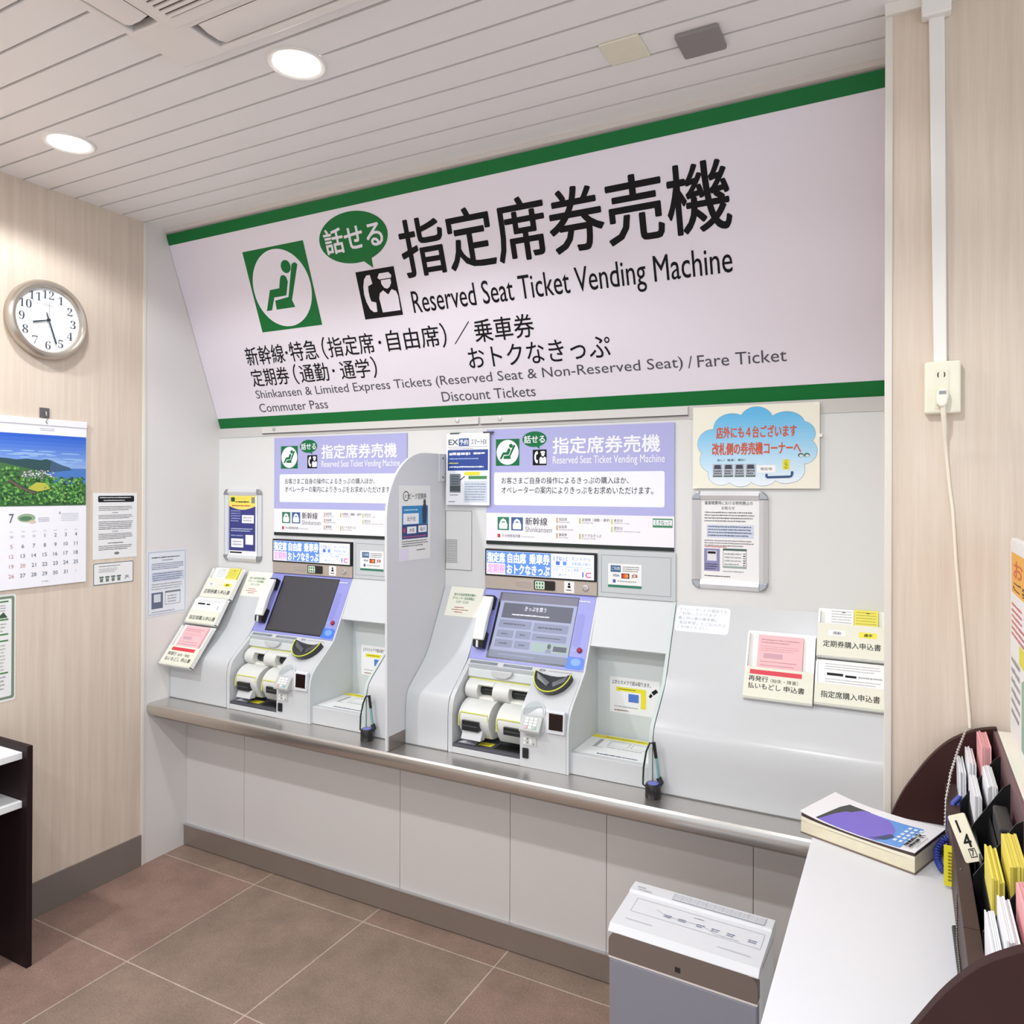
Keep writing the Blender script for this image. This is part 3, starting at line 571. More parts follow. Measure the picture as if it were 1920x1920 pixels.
b.build('keypad_buttons', kp)
lc = MB().prism([(2.395, 0.952), (2.380, 0.948), (2.376, 0.89), (2.378, 0.872), (2.392, 0.870)], -1.125, -1.055, mat((224, 226, 232), 0.4)).build('card_reader_unit', col, bevel=0.002)
s = Sheet((0, 2.3745, 0.872), X_, Vector((0, 0.0035, 0.076)), 0.0006); s.brect(-1.114, 0.014, -1.061, 0.071, mat((34, 20, 20), 0.15)); s.build('card_reader_screen', lc)
s = Sheet((0, 2.383, 0), X_, Z_, 0.0006); s.base(rrect(-1.221, 0.815, -1.166, 0.848, 0.004), mat((206, 208, 206), 0.5))
for a in range(7): s.poly(ell(-1.213 + 0.012 * (a % 4), 0.823 + 0.013 * (a // 4) + random.uniform(-.002, .004), 0.0035, 0.0045, 8), mat((150, 140, 130) if a % 2 else (250, 250, 250), 0.5), 1)
s.build('flower_sticker', col)
MB().box(-1.221, -1.197, 2.379, 2.386, 0.767, 0.804, BLACKP).build('receipt_slot', col, bevel=0.003)
# document alcove
hood = [(2.6665, 1.3225), (2.64, 1.27), (2.607, 1.20), (2.586, 1.158), (2.582, 1.150), (2.588, 1.1445), (2.6665, 1.147)]
MB().prism(hood, -1.043, RX - 0.011, MBODY2).build('alcove_hood', m1, smooth=35)
ab = MB().box(-1.043, RX - 0.011, 2.660, 2.6665, 0.7358, 1.148, mat((206, 210, 210), 0.45)).build('alcove_back', m1)
s = Sheet((0, 2.660, 0), X_, Z_, 0.0006); s.brect(-0.993, 0.893, -0.800, 1.026, PAPER)
s.text('上からカメラで読み取ります。', -0.985, 1.000, -0.835, 1.016, INK, 1, bold=0.006)
YE = mat((232, 220, 40), 0.5); s.rect(-0.968, 0.975, -0.852, 0.990, YE, 1); s.rect(-0.872, 0.918, -0.852, 0.990, YE, 1); s.dashes(-0.958, 0.980, -0.885, 0.986, 1, INK, 2)
s.rect(-0.920, 0.938, -0.880, 0.968, mat((80, 120, 200), 0.5), 1); s.poly([(-0.832, 0.985), (-0.815, 0.998), (-0.806, 0.988), (-0.823, 0.974)], INK, 1); s.poly([(-0.842, 0.968), (-0.834, 0.980), (-0.826, 0.972), (-0.836, 0.962)], INK, 1)
s.dashes(-0.975, 0.912, -0.86, 0.922, 1, LGREY, 1); s.dashes(-0.975, 0.898, -0.90, 0.908, 1, mat((150, 110, 90), 0.6), 1); s.build('scan_instruction_label', ab)
sh = MB().box(-1.046, RX - 0.012, 2.399, 2.6605, 0.7358, 0.809, MBODY).build('scan_shelf', m1, bevel=0.0025)
s = Sheet((0, 0, 0.809), X_, Y_, 0.0006); s.brect(-1.040, 2.425, -0.758, 2.632, mat((236, 237, 237), 0.4)); s.rect(-1.040, 2.598, -0.758, 2.630, YE); s.dashes(-0.99, 2.610, -0.80, 2.620, 1, INK, 2)
for q in ((-1.000, 2.50, -0.985, 2.585), (-1.000, 2.50, -0.96, 2.503), (-0.972, 2.585, -0.80, 2.587)): s.rect(*q, LGREY, 1)
s.frame(-0.955, 2.53, -0.88, 2.58, 0.002, LGREY, 1); s.frame(-0.87, 2.53, -0.80, 2.58, 0.002, LGREY, 1); s.dashes(-0.95, 2.505, -0.80, 2.52, 1, LGREY, 1); s.dashes(-0.958, 2.432, -0.80, 2.446, 1, mat((70, 84, 120), 0.5), 1, fill=0.7)
s.build('shelf_label', sh)

m0 = copy_tree(m1, (-1.187, 0, 0), 'left ticket machine with a dark blank touch screen')
touch_screen(m1, True, bz, 0)
touch_screen(m0, False, [o for o in m0.children if o.name.startswith('screen_bezel')][0], -1.187)
# ------------------------------------------------------------------ handsets
def handset():
    ox = -1.494; t = thing('telephone_handset', 'white telephone handset hung beside the lit touch screen', 'telephone handset', SLO + X_ * ox - SLV * 0.14, 'telephone handsets on the machines')
    N = X_.cross(SLV)
    def hp(w0, pts, m, nm, bev):
        b = MB(); vs = []
        for x in (-w0, w0):
            for d, h in pts: vs.append(SLO + X_ * (ox + x) - SLV * d + N * h)
        n = len(pts); b.add(vs, [(i, (i + 1) % n, n + (i + 1) % n, n + i) for i in range(n)] + [tuple(range(n - 1, -1, -1)), tuple(range(n, 2 * n))], m); return b.build(nm, t, bevel=bev)
    hp(0.0235, [(0.045, 0.030), (0.050, 0.046), (0.12, 0.053), (0.16, 0.053), (0.225, 0.046), (0.230, 0.030), (0.185, 0.026), (0.135, 0.030), (0.09, 0.026)], mat((244, 242, 240), 0.35), 'grip', 0.005)
    hp(0.0225, [(0.040, 0.003), (0.038, 0.030), (0.045, 0.036), (0.088, 0.028), (0.092, 0.003)], BLACKP, 'earpiece', 0.003)
    hp(0.0225, [(0.190, 0.003), (0.186, 0.028), (0.230, 0.040), (0.252, 0.032), (0.254, 0.003)], BLACKP, 'mouthpiece', 0.003)
    hp(0.004, [(0.231, 0.038), (0.231, 0.046), (0.255, 0.036), (0.255, 0.030)], mat((230, 230, 230), 0.4), 'band', 0)
    return t
h1 = handset(); copy_tree(h1, (-1.187, 0, 0), 'white telephone handset hung beside the dark touch screen')

# ------------------------------------------------------------------ divider and its paper
t = thing('divider_screen', 'tall grey partition with rounded top corner standing between the machines', 'partition', (-1.7425, 2.46, ZC))
dp = [(2.272, 0.7365), (2.264, 1.58)] + [(2.264 + 0.25 * (1 - math.cos(math.radians(a))), 1.62 + 0.256 * math.sin(math.radians(a))) for a in range(0, 91, 9)] + [(2.6668, 1.877), (2.6668, 0.7365)]
MB().prism(dp, -1.748, -1.737, mat((214, 214, 217), 0.42)).build('panel', t, bevel=0.002)
MB().box(-1.737, -1.7355, 2.281, 2.384, 0.737, 0.790, mat((150, 140, 134), 0.3, metal=0.9)).build('foot_plate', t)
hg = MB().box(-1.737, -1.732, 2.612, 2.664, 1.760, 1.876, mat((212, 212, 214), 0.35)).build('bracket', t, bevel=0.001)
for z in (1.778, 1.858): MB().lathe([(0.005, 0), (0.005, 0.002), (0.0001, 0.003)], (-1.732, 2.638, z), X_, mat((120, 120, 122), 0.4), 12).build('screw', hg)
s = Sheet((-1.7365, 0, 0), Y_, Z_, 0.0006)
s.brect(2.338, 1.447, 2.551, 1.742, mat((236, 235, 232), 0.5))
s.ring(ell(2.383, 1.700, 0.020, 0.020, 24), ell(2.383, 1.700, 0.0165, 0.0165, 24), INK); s.text('オフ', 2.373, 1.692, 2.398, 1.706, INK); s.text('ピーク定期券', 2.402, 1.688, 2.522, 1.712, INK)
s.rect(2.357, 1.532, 2.533, 1.662, mat((40, 60, 120), 0.5)); s.rect(2.357, 1.588, 2.533, 1.662, mat((40, 130, 190), 0.5), 2); s.dashes(2.37, 1.640, 2.48, 1.652, 1, mat((180, 220, 240), 0.5), 3)
s.rect(2.364, 1.590, 2.468, 1.632, WH, 3); s.text('北千住', 2.388, 1.602, 2.446, 1.620, INK, 4)
s.rect(2.390, 1.553, 2.452, 1.580, WH, 3); s.rect(2.466, 1.555, 2.524, 1.582, WH, 3); s.text('大宮', 2.404, 1.559, 2.438, 1.574, INK, 4); s.text('品川', 2.478, 1.561, 2.512, 1.576, INK, 4)
s.poly(ell(2.372, 1.566, 0.008, 0.010, 12), mat((180, 60, 90), 0.5), 3); s.poly([(2.495, 1.590), (2.492, 1.650), (2.500, 1.668), (2.518, 1.668), (2.526, 1.650), (2.520, 1.590)], mat((30, 40, 80), 0.5), 4); s.poly(ell(2.509, 1.676, 0.009, 0.011, 14), mat((60, 50, 50), 0.5), 4)
s.dashes(2.362, 1.536, 2.52, 1.545, 1, mat((200, 90, 130), 0.5), 3); s.dashes(2.357, 1.500, 2.535, 1.527, 3, GREY); s.dashes(2.455, 1.480, 2.53, 1.490, 1, GREY)
s.rect(2.339, 1.449, 2.40, 1.495, mat((230, 222, 240), 0.4), 1)
tag(s.build('notice_sheet'), 'off-peak commuter pass notice stuck on the grey divider', 'notice')

# access hatch with holes behind the divider
t = thing('speaker_hatch', 'grey hinged wall hatch with punched speaker holes right of the divider', 'hatch', (-1.675, 2.667, 1.388))
p = MB().box(-1.735, -1.607, 2.6655, 2.668, 1.390, 1.637, PANELG).build('hatch_door', t)
s = Sheet((0, 2.6655, 0), X_, Z_, 0.0003); s.frame(-1.7355, 1.389, -1.606, 1.638, 0.0018, mat((110, 110, 112), 0.6)); s.build('hatch_seam', t)
s = Sheet((0, 2.6655, 0), X_, Z_, 0.0003)
for i in range(11):
    for j in range(14): s.rect(-1.733 + i * 0.0052, 1.418 + j * 0.0072, -1.730 + i * 0.0052, 1.4225 + j * 0.0072, mat((120, 120, 122), 0.6))
s.build('speaker_holes', t)
# EX notice hanging sleeve
s = Sheet((0, 2.652, 0), X_, Z_, 0.0015)
s.brect(-1.724, 1.662, -1.514, 1.962, mat((238, 240, 246), 0.35))
NB = mat((40, 70, 150), 0.5)
s.text('EX', -1.712, 1.914, -1.666, 1.936, mat((60, 70, 90), 0.5), 1, bold=0.02); s.rect(-1.662, 1.908, -1.612, 1.940, mat((50, 90, 150), 0.5), 1); s.text('予約', -1.658, 1.913, -1.616, 1.935, WH, 2, bold=0.02); s.text('スマートEX', -1.602, 1.912, -1.527, 1.935, mat((60, 66, 80), 0.5), 1, bold=0.004)
s.rect(-1.715, 1.903, -1.522, 1.905, LGREY); s.dashes(-1.71, 1.894, -1.55, 1.900, 1, LGREY); s.rect(-1.716, 1.806, -1.521, 1.892, NB)
s.dashes(-1.708, 1.866, -1.60, 1.886, 1, WH, 2, fill=0.6); s.dashes(-1.59, 1.868, -1.525, 1.886, 1, WH, 2); s.dashes(-1.708, 1.850, -1.53, 1.860, 1, mat((170, 190, 230), 0.5), 2); s.dashes(-1.710, 1.832, -1.66, 1.842, 1, YE, 2); s.dashes(-1.708, 1.814, -1.526, 1.828, 1, WH, 2)
s.rect(-1.706, 1.714, -1.652, 1.792, mat((120, 128, 136), 0.5)); s.rect(-1.704, 1.720, -1.654, 1.742, mat((70, 76, 80), 0.5), 2); s.dashes(-1.70, 1.745, -1.66, 1.786, 4, mat((70, 80, 90), 0.5), 2)
s.rect(-1.634, 1.786, -1.560, 1.800, YE); s.rect(-1.614, 1.770, -1.526, 1.783, mat((70, 140, 80), 0.5)); s.line([(-1.655, 1.765), (-1.632, 1.782)], 0.004, INK)
s.rect(-1.636, 1.674, -1.524, 1.763, mat((208, 214, 226), 0.5)); s.dashes(-1.63, 1.68, -1.53, 1.755, 7, mat((150, 160, 178), 0.5), 2); s.dashes(-1.705, 1.700, -1.655, 1.708, 1, GREY); s.dashes(-1.712, 1.672, -1.67, 1.680, 1, GREY)
e = tag(s.build('notice_sheet'), 'EX reservation notice in a clear sleeve between the lavender headers', 'notice')
for x in (-1.705, -1.545): MB().box(x, x + 0.045, 2.6495, 2.668, 1.9585, 1.9645, mat((70, 70, 74), 0.4)).build('clip', e)

# ------------------------------------------------------------------ snap frames
def snap_frame(x0, x1, z0, z1, lab, fill):
    t = thing('snap_display', lab, 'poster frame', ((x0 + x1) / 2, 2.667, z0), 'silver snap frames on the grey wall')
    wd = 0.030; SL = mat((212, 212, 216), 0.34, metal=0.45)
    y = 2.6668
    pr = lambda a, c, s: [(a, y), (a, y - 0.008), ((a + c) / 2, y - 0.016), (c, y - 0.008), (c, y)]
    for (a, c) in ((x0, x0 + wd), (x1 - wd, x1)): MB().prism(pr(a, c, 1), z0 + wd, z1 - wd, SL, axis='z').build('side_rail', t, smooth=30)
    for (a, c) in ((z0, z0 + wd), (z1 - wd, z1)): MB().prism([(yy, zz) for zz, yy in pr(a, c, 1)], x0 + wd, x1 - wd, mat((232, 232, 236), 0.3, metal=0.45)).build('end_rail', t, smooth=30)  # lighter silver than the side rails: their highlight is put into the colour
    for cx, cz, a in ((x0 + wd, z0 + wd, 180), (x1 - wd, z0 + wd, 270), (x0 + wd, z1 - wd, 90), (x1 - wd, z1 - wd, 0)):
        q = [(cx, cz)] + [(cx + wd * math.cos(math.radians(a + k * 9)), cz + wd * math.sin(math.radians(a + k * 9))) for k in range(11)]
        MB().prism(q, y - 0.0145, y, mat((170, 170, 174), 0.2, metal=0.8), axis='y').build('corner_cap', t, bevel=0.003)
    s = Sheet((0, 2.664, 0), X_, Z_, 0.0006); s.brect(x0 + wd - .004, z0 + wd - .004, x1 - wd + .004, z1 - wd + .004, PAPER); fill(s, x0 + wd, z0 + wd, x1 - wd, z1 - wd); s.build('poster_sheet', t)
def fill_notice(s, x0, z0, x1, z1):
    s.text('運賃精算時における特例廃止の', -0.640, 1.676, -0.474, 1.689, INK, 1, bold=0.004); s.text('お知らせ', -0.580, 1.659, -0.535, 1.671, INK, 1, bold=0.004)
    s.dashes(-0.640, 1.614, -0.466, 1.654, 4, GREY, 1); s.rect(-0.632, 1.560, -0.470, 1.606, mat((206, 214, 230), 0.5), 1); s.dashes(-0.628, 1.563, -0.475, 1.604, 4, mat((96, 106, 134), 0.5), 2)
    s.dashes(-0.640, 1.528, -0.468, 1.554, 3, mat((140, 130, 140), 0.5), 1); s.dashes(-0.640, 1.524, -0.56, 1.531, 1, mat((200, 80, 90), 0.5), 1)
    s.rect(-0.641, 1.442, -0.586, 1.521, mat((140, 136, 178), 0.5), 1); s.rect(-0.630, 1.478, -0.597, 1.514, mat((224, 222, 226), 0.5), 2); s.rect(-0.628, 1.503, -0.600, 1.511, INK, 3); s.dashes(-0.637, 1.446, -0.590, 1.470, 3, mat((60, 60, 76), 0.5), 2)
    s.frame(-0.575, 1.455, -0.494, 1.523, 0.0015, GREY, 1); s.rect(-0.575, 1.516, -0.494, 1.523, mat((60, 90, 84), 0.5), 2); s.dashes(-0.570, 1.462, -0.51, 1.510, 4, LGREY, 1); s.dashes(-0.506, 1.462, -0.497, 1.510, 6, INK, 1)
    s.rect(-0.575, 1.456, -0.494, 1.462, mat((150, 170, 160), 0.5), 2); s.dashes(-0.575, 1.438, -0.50, 1.448, 1, LGREY, 1); s.dashes(-0.640, 1.421, -0.545, 1.428, 1, INK, 1)
snap_frame(-0.684, -0.422, 1.380, 1.724, 'silver snap frame with a printed text notice below the cloud poster', fill_notice)
def fill_tour(s, x0, z0, x1, z1):
    NV = mat((52, 56, 128), 0.5); s.rect(-3.030, 1.418, -2.848, 1.640, NV, 1); s.rect(-3.030, 1.640, -2.848, 1.692, mat((240, 222, 96), 0.5), 1); s.poly([(-3.030, 1.640)] + [(-3.030 + 0.0182 * k, 1.640 - 0.018 * math.sin(math.pi * k / 10)) for k in range(11)], mat((240, 222, 120), 0.5), 2)
    s.poly(rrect(-3.018, 1.662, -2.990, 1.684, 0.004), mat((40, 70, 40), 0.5), 2); s.dashes(-2.984, 1.672, -2.89, 1.682, 1, mat((230, 200, 60), 0.5), 2); s.dashes(-2.985, 1.655, -2.885, 1.668, 1, INK, 2); s.dashes(-3.01, 1.636, -2.86, 1.648, 1, mat((190, 80, 60), 0.5), 3); s.rect(-2.875, 1.655, -2.852, 1.685, mat((130, 140, 130), 0.5), 2)
    s.rect(-2.940, 1.556, -2.858, 1.596, WH, 2); s.rect(-3.015, 1.434, -2.930, 1.478, WH, 2); s.rect(-2.915, 1.450, -2.862, 1.498, WH, 2); s.dashes(-2.93, 1.562, -2.87, 1.59, 2, LGREY, 3); s.dashes(-3.005, 1.442, -2.94, 1.47, 2, LGREY, 3)
    s.dashes(-3.018, 1.560, -2.95, 1.622, 5, mat((150, 160, 206), 0.5), 2); s.dashes(-3.018, 1.512, -2.86, 1.532, 2, mat((200, 206, 230), 0.5), 2); s.dashes(-3.018, 1.486, -2.93, 1.500, 1, mat((150, 160, 206), 0.5), 2); s.rect(-3.024, 1.405, -2.94, 1.412, INK, 1)
snap_frame(-3.062, -2.803, 1.366, 1.726, 'silver snap frame with a navy and yellow poster left of the left machine', fill_tour)

# ------------------------------------------------------------------ cloud poster
s = Sheet((0, 2.6565, 0), X_, Z_, 0.0007); s.brect(-0.680, 1.734, -0.258, 2.022, mat((240, 236, 220), 0.5))
blobs = [(-0.462, 1.965, 0.056, 0.050), (-0.545, 1.945, 0.062, 0.050), (-0.365, 1.950, 0.060, 0.044), (-0.318, 1.918, 0.046, 0.042), (-0.610, 1.892, 0.053, 0.050), (-0.310, 1.860, 0.044, 0.044), (-0.600, 1.835, 0.055, 0.048), (-0.350, 1.800, 0.046, 0.046), (-0.580, 1.785, 0.046, 0.040), (-0.514, 1.772, 0.042, 0.032), (-0.440, 1.774, 0.046, 0.031), (-0.365, 1.785, 0.046, 0.034), (-0.46, 1.87, 0.15, 0.085)]
OL = mat((120, 150, 176), 0.5)
s.MICRO = 3e-6
for x, z, a, c in blobs: s.poly(ell(x, z, a + 0.0012, c + 0.0012, 40), OL, 1)
def cloudcol(z):
    t = min(1, max(0, (z - 1.75) / 0.25)); return mat((int(236 - 146 * t), int(242 - 62 * t), int(250 - 20 * t)), 0.5)
bands = 26
for x, z, a, c in blobs:
    for k in range(bands):
        z0 = 1.738 + (2.02 - 1.738) * k / bands; z1 = 1.738 + (2.02 - 1.738) * (k + 1) / bands
        lo, hi = max(z0, z - c), min(z1, z + c)
        if hi <= lo: continue
        hw = lambda zz: a * math.sqrt(max(0, 1 - ((zz - z) / c) ** 2))
        nn = 4; P = [(x - hw(lo + (hi - lo) * i / nn), lo + (hi - lo) * i / nn) for i in range(nn + 1)] + [(x + hw(lo + (hi - lo) * i / nn), lo + (hi - lo) * i / nn) for i in range(nn, -1, -1)]
        s.poly(P, cloudcol((z0 + z1) / 2), 2)
ORG = mat((206, 78, 40), 0.5)
s.text('店外にも４台ございます', -0.597, 1.909, -0.331, 1.950, ORG, 4, bold=0.02); s.text('改札側の券売機コーナーへ', -0.611, 1.851, -0.317, 1.893, ORG, 4, bold=0.02)
s.text('安い！簡単！便利！', -0.594, 1.828, -0.497, 1.837, INK, 4)
for k in range(4):
    x0 = -0.609 + 0.0375 * k; s.rect(x0, 1.774, x0 + 0.033, 1.819, mat((170, 176, 186), 0.5), 3); s.rect(x0, 1.774, x0 + 0.033, 1.779, mat((80, 100, 90), 0.5), 4); s.poly([(x0 + .004, 1.802), (x0 + .029, 1.802), (x0 + .027, 1.816), (x0 + .006, 1.816)], mat((56, 56, 76), 0.5), 4); s.dashes(x0 + .004, 1.782, x0 + .031, 1.799, 2, mat((60, 60, 70), 0.5), 4)
s.rect(-0.459, 1.788, -0.398, 1.814, mat((244, 244, 244), 0.5), 3); s.text('現在地', -0.447, 1.796, -0.409, 1.806, INK, 4); s.rect(-0.374, 1.798, -0.353, 1.832, YE, 3); s.text('こ', -0.369, 1.821, -0.358, 1.829, INK, 4); s.text('ち', -0.369, 1.811, -0.358, 1.819, INK, 4); s.text('ら', -0.369, 1.801, -0.358, 1.809, INK, 4)
s.line([(-0.427, 1.784), (-0.427, 1.772), (-0.350, 1.774), (-0.345, 1.778), (-0.344, 1.792)], 0.008, mat((30, 74, 120), 0.5), 4)
for x in (-0.317, -0.298): s.poly(ell(x, 1.846, 0.009, 0.007, 16), mat((60, 90, 80), 0.5), 3); s.poly(ell(x + .001, 1.844, 0.006, 0.0045, 12), mat((210, 224, 220), 0.5), 4)
cp = tag(s.build('cloud_poster'), 'cream poster with a blue cloud and orange lettering taped below the sign', 'poster')
for x, z in ((-0.262, 1.910), (-0.272, 2.016), (-0.676, 1.737)): MB().box(x - 0.004, x + 0.012, 2.655, 2.667, z - 0.004, z + 0.006, mat((244, 240, 228), 0.3)).build('tape', cp)

# ------------------------------------------------------------------ console notes and form holders
def note(dx, lab):
    s = Sheet(SLO + X_ * dx, X_, SLV, 0.0008); s.brect(-1.703, -0.131, -1.545, -0.004, mat((240, 238, 222), 0.5))
    G2 = mat((40, 110, 70), 0.5); R2 = mat((176, 70, 70), 0.5)
    s.text('話せる指定席券売機の', -1.680, -0.043, -1.575, -0.031, G2, 1, bold=0.012); s.text('オペレーター対応時間は', -1.683, -0.059, -1.578, -0.047, G2, 1, bold=0.012); s.text('5:30～22:00', -1.662, -0.074, -1.602, -0.064, G2, 1)
    s.dashes(-1.665, -0.097, -1.608, -0.089, 1, R2, 1); s.dashes(-1.675, -0.107, -1.592, -0.099, 1, R2, 1); s.dashes(-1.66, -0.117, -1.615, -0.109, 1, R2, 1)
    tag(s.build('console_note'), lab, 'note')
note(0, 'cream note with green lettering right of the grey divider, left of the lit machine')
note(-1.187, 'cream note with green lettering beside the left machine handset')
s = Sheet(SLO, X_, SLV, 0.0006); s.base(rrect(-0.735, -0.106, -0.547, -0.011, 0.012), mat((244, 244, 246), 0.35))
LB = mat((150, 160, 176), 0.5)
for k, a in enumerate(('オペレーターとの電話でも', 'ご利用いただけます。', '購入申込書の備考欄に', '「電話希望」とご記入の上', 'ご利用ください。')): s.text(a, -0.728, -0.030 - 0.0165 * k, -0.728 + 0.0142 * len(a), -0.018 - 0.0165 * k, LB, 1)
tag(s.build('console_sticker'), 'white rounded sticker with pale lettering on the right console', 'sticker')

IV = mat((228, 226, 210), 0.5)
def holder(O, V, x0, x1, b0, b1, lip, lab, printer, forms):
    """form holder lying on the slope: V up-slope, coordinate b along V"""
    N = X_.cross(V); t = thing('form_holder', lab, 'form holder', Vector(O) + X_ * ((x0 + x1) / 2) + V * b0, 'application form holders on the consoles')
    s = Sheet(O, X_, V, 0.004); s.brect(x0, b0, x1, b1, mat((240, 240, 236), 0.35)); s.build('back_plate', t)
    for a, c in ((x0, x0 + 0.006), (x1 - 0.006, x1)):
        q = Sheet(O, X_, V, 0.020); q.prism_uv([(a, b0), (c, b0), (c, b1 - 0.01), (a, b1 - 0.01)], q.O, q.U, q.V, q.N, 0.004, 0.020, mat((240, 240, 236), 0.35)); q.build('side_wall', t)
    q = Sheet(O, X_, V, 0.020); q.prism_uv([(x0, b0 - 0.001), (x1, b0 - 0.001), (x1, b0 + 0.004), (x0, b0 + 0.004)], q.O, q.U, q.V, q.N, 0.0, 0.022, mat((240, 240, 236), 0.35)); q.build('bottom_wall', t)
    s = Sheet(Vector(O) + N * 0.020, X_, V, 0.002); s.brect(x0, b0, x1, lip, IV); printer(s); s.build('label_front', t)
    for (fx0, fx1, fb0, fb1, col, flab, pr) in forms:
        s = Sheet(Vector(O) + N * 0.0045, X_, V, 0.012); s.brect(fx0, fb0, fx1, fb1, col); pr(s); tag(s.build('form_pad'), flab, 'form pad', 'application forms in the holders')
PINK = mat((240, 186, 190), 0.55); YEL = mat((232, 222, 90), 0.55); FW = mat((240, 240, 242), 0.55)
O1 = SLO + X_.cross(SLV) * 0.009
BK = INK
# right console: pink
def p_r(s):
    s.rect(-0.459, -0.236, -0.298, -0.221, mat((214, 52, 70), 0.5), 1)
    s.text('再発行', -0.461, -0.259, -0.400, -0.241, BK, 1, bold=0.01); s.text('（紛失・障害）', -0.392, -0.259, -0.308, -0.246, BK, 1); s.text('払いもどし', -0.461, -0.283, -0.360, -0.264, BK, 1, bold=0.01); s.text('申込書', -0.350, -0.284, -0.288, -0.265, BK, 1, bold=0.01)
def fp(x0, x1, b0, b1):
    def f(s):
        c = mat((196, 140, 150), 0.6); s.dashes(x0 + 0.01, b1 - 0.03, x1 - 0.01, b1 - 0.012, 2, c, 1); s.rect(x0 + 0.02, b0 + 0.042, x0 + 0.08, b0 + 0.058, mat((206, 160, 172), 0.6), 1); s.dashes(x0 + 0.01, b0 + 0.064, x1 - 0.01, b1 - 0.035, 3, c, 1, fill=0.25); s.dashes(x0 + 0.01, b0 + 0.012, x1 - 0.01, b0 + 0.036, 2, c, 1, fill=0.25)
    return f
holder(O1, SLV, -0.476, -0.263, -0.314, -0.085, -0.212, 'form holder with a red strip, left of the double holder on the right console', p_r, [(-0.441, -0.300, -0.305, -0.100, PINK, 'pink refund request forms in the red striped holder on the right console', fp(-0.441, -0.300, -0.22, -0.100))])
def lines_form(x0, x1, b0, b1, c):
    def f(s):
        s.dashes(x0 + 0.005, b0 + 0.05, x1 - 0.005, b1 - 0.004, 6, c, 1, fill=0.3); s.rect((x0 + x1) / 2, b1 - 0.012, (x0 + x1) / 2 + 0.01, b1 - 0.010, INK, 1)
    return f
# right console: double holder
def p_d1(s):
    s.rect(-0.226, -0.084, -0.175, -0.066, FW, 1); s.text('通勤', -0.213, -0.080, -0.188, -0.070, GREY, 2, bold=0.01); s.rect(-0.136, -0.084, -0.085, -0.066, mat((236, 226, 60), 0.5), 1); s.text('通学', -0.122, -0.080, -0.098, -0.070, INK, 2, bold=0.02)
    s.text('定期券購入申込書', -0.240, -0.122, -0.073, -0.101, BK, 1, bold=0.008)
holder(O1, SLV, -0.259, -0.0545, -0.155, 0.012, -0.044, 'upper holder of the pair at the right end of the right console', p_d1, [(-0.224, -0.153, -0.15, 0.008, FW, 'white commuter pass forms in the upper right holder', lines_form(-0.224, -0.153, -0.10, 0.008, LGREY)), (-0.152, -0.082, -0.15, 0.010, YEL, 'yellow commuter pass forms in the upper right holder', lines_form(-0.152, -0.082, -0.10, 0.010, mat((170, 160, 60), 0.6)))])
def p_d2(s): s.text('指定席購入申込書', -0.240, -0.284, -0.073, -0.263, BK, 1, bold=0.008)
def f_w(s):
    s.dashes(-0.232, -0.196, -0.068, -0.172, 3, LGREY, 1, fill=0.3); s.rect(-0.225, -0.212, -0.178, -0.204, INK, 1); s.rect(-0.172, -0.214, -0.140, -0.207, INK, 1); s.dashes(-0.135, -0.215, -0.065, -0.205, 1, LGREY, 1); s.dashes(-0.23, -0.236, -0.068, -0.22, 2, LGREY, 1, fill=0.3)
holder(O1, SLV, -0.259, -0.0545, -0.306, -0.160, -0.240, 'lower holder of the pair at the right end of the right console', p_d2, [(-0.256, -0.058, -0.30, -0.168, FW, 'white seat request forms in the lower right holder', f_w)])
# left console holders
LVv = Vector((0, 0.160, 0.255)).normalized(); LO = Vector((0, 2.643, 1.322))
def T(f, dx, k=1):  # nothing
    return f
def p_l1(s):
    s.rect(-3.075, -0.100, -3.03, -0.084, FW, 1); s.text('通勤', -3.065, -0.097, -3.042, -0.087, GREY, 2); s.rect(-2.965, -0.100, -2.915, -0.084, mat((236, 226, 60), 0.5), 1); s.text('通学', -2.952, -0.097, -2.928, -0.087, INK, 2, bold=0.02); s.text('定期券購入申込書', -3.078, -0.142, -2.902, -0.120, BK, 1, bold=0.008)
holder(LO, LVv, -3.096, -2.888, -0.165, 0.004, -0.060, 'topmost form holder on the far left console', p_l1, [(-3.062, -2.985, -0.16, 0.0, FW, 'white commuter pass forms in the topmost left holder', lines_form(-3.062, -2.985, -0.10, 0, LGREY)), (-2.982, -2.910, -0.16, 0.002, YEL, 'yellow commuter pass forms in the topmost left holder', lines_form(-2.982, -2.910, -0.10, 0.0, mat((170, 160, 60), 0.6)))])
LO2 = LO + X_.cross(LVv) * 0.012
def p_l2(s): s.text('指定席購入申込書', -3.078, -0.285, -2.902, -0.264, BK, 1, bold=0.008)
def f_w2(s): s.rect(-3.07, -0.205, -3.02, -0.197, INK, 1); s.rect(-3.01, -0.205, -2.985, -0.198, INK, 1); s.dashes(-3.07, -0.192, -2.91, -0.178, 2, LGREY, 1, fill=0.3); s.line([(-2.925, -0.205), (-2.925, -0.225)], 0.004, GREY, 1)
holder(LO2, LVv, -3.096, -2.888, -0.303, -0.168, -0.236, 'middle form holder on the far left console', p_l2, [(-3.092, -2.892, -0.298, -0.168, FW, 'white seat request forms in the middle left holder', f_w2)])
LV3 = Vector((0, 0.130, 0.165)).normalized(); LO3 = Vector((0, 2.464, 1.066))
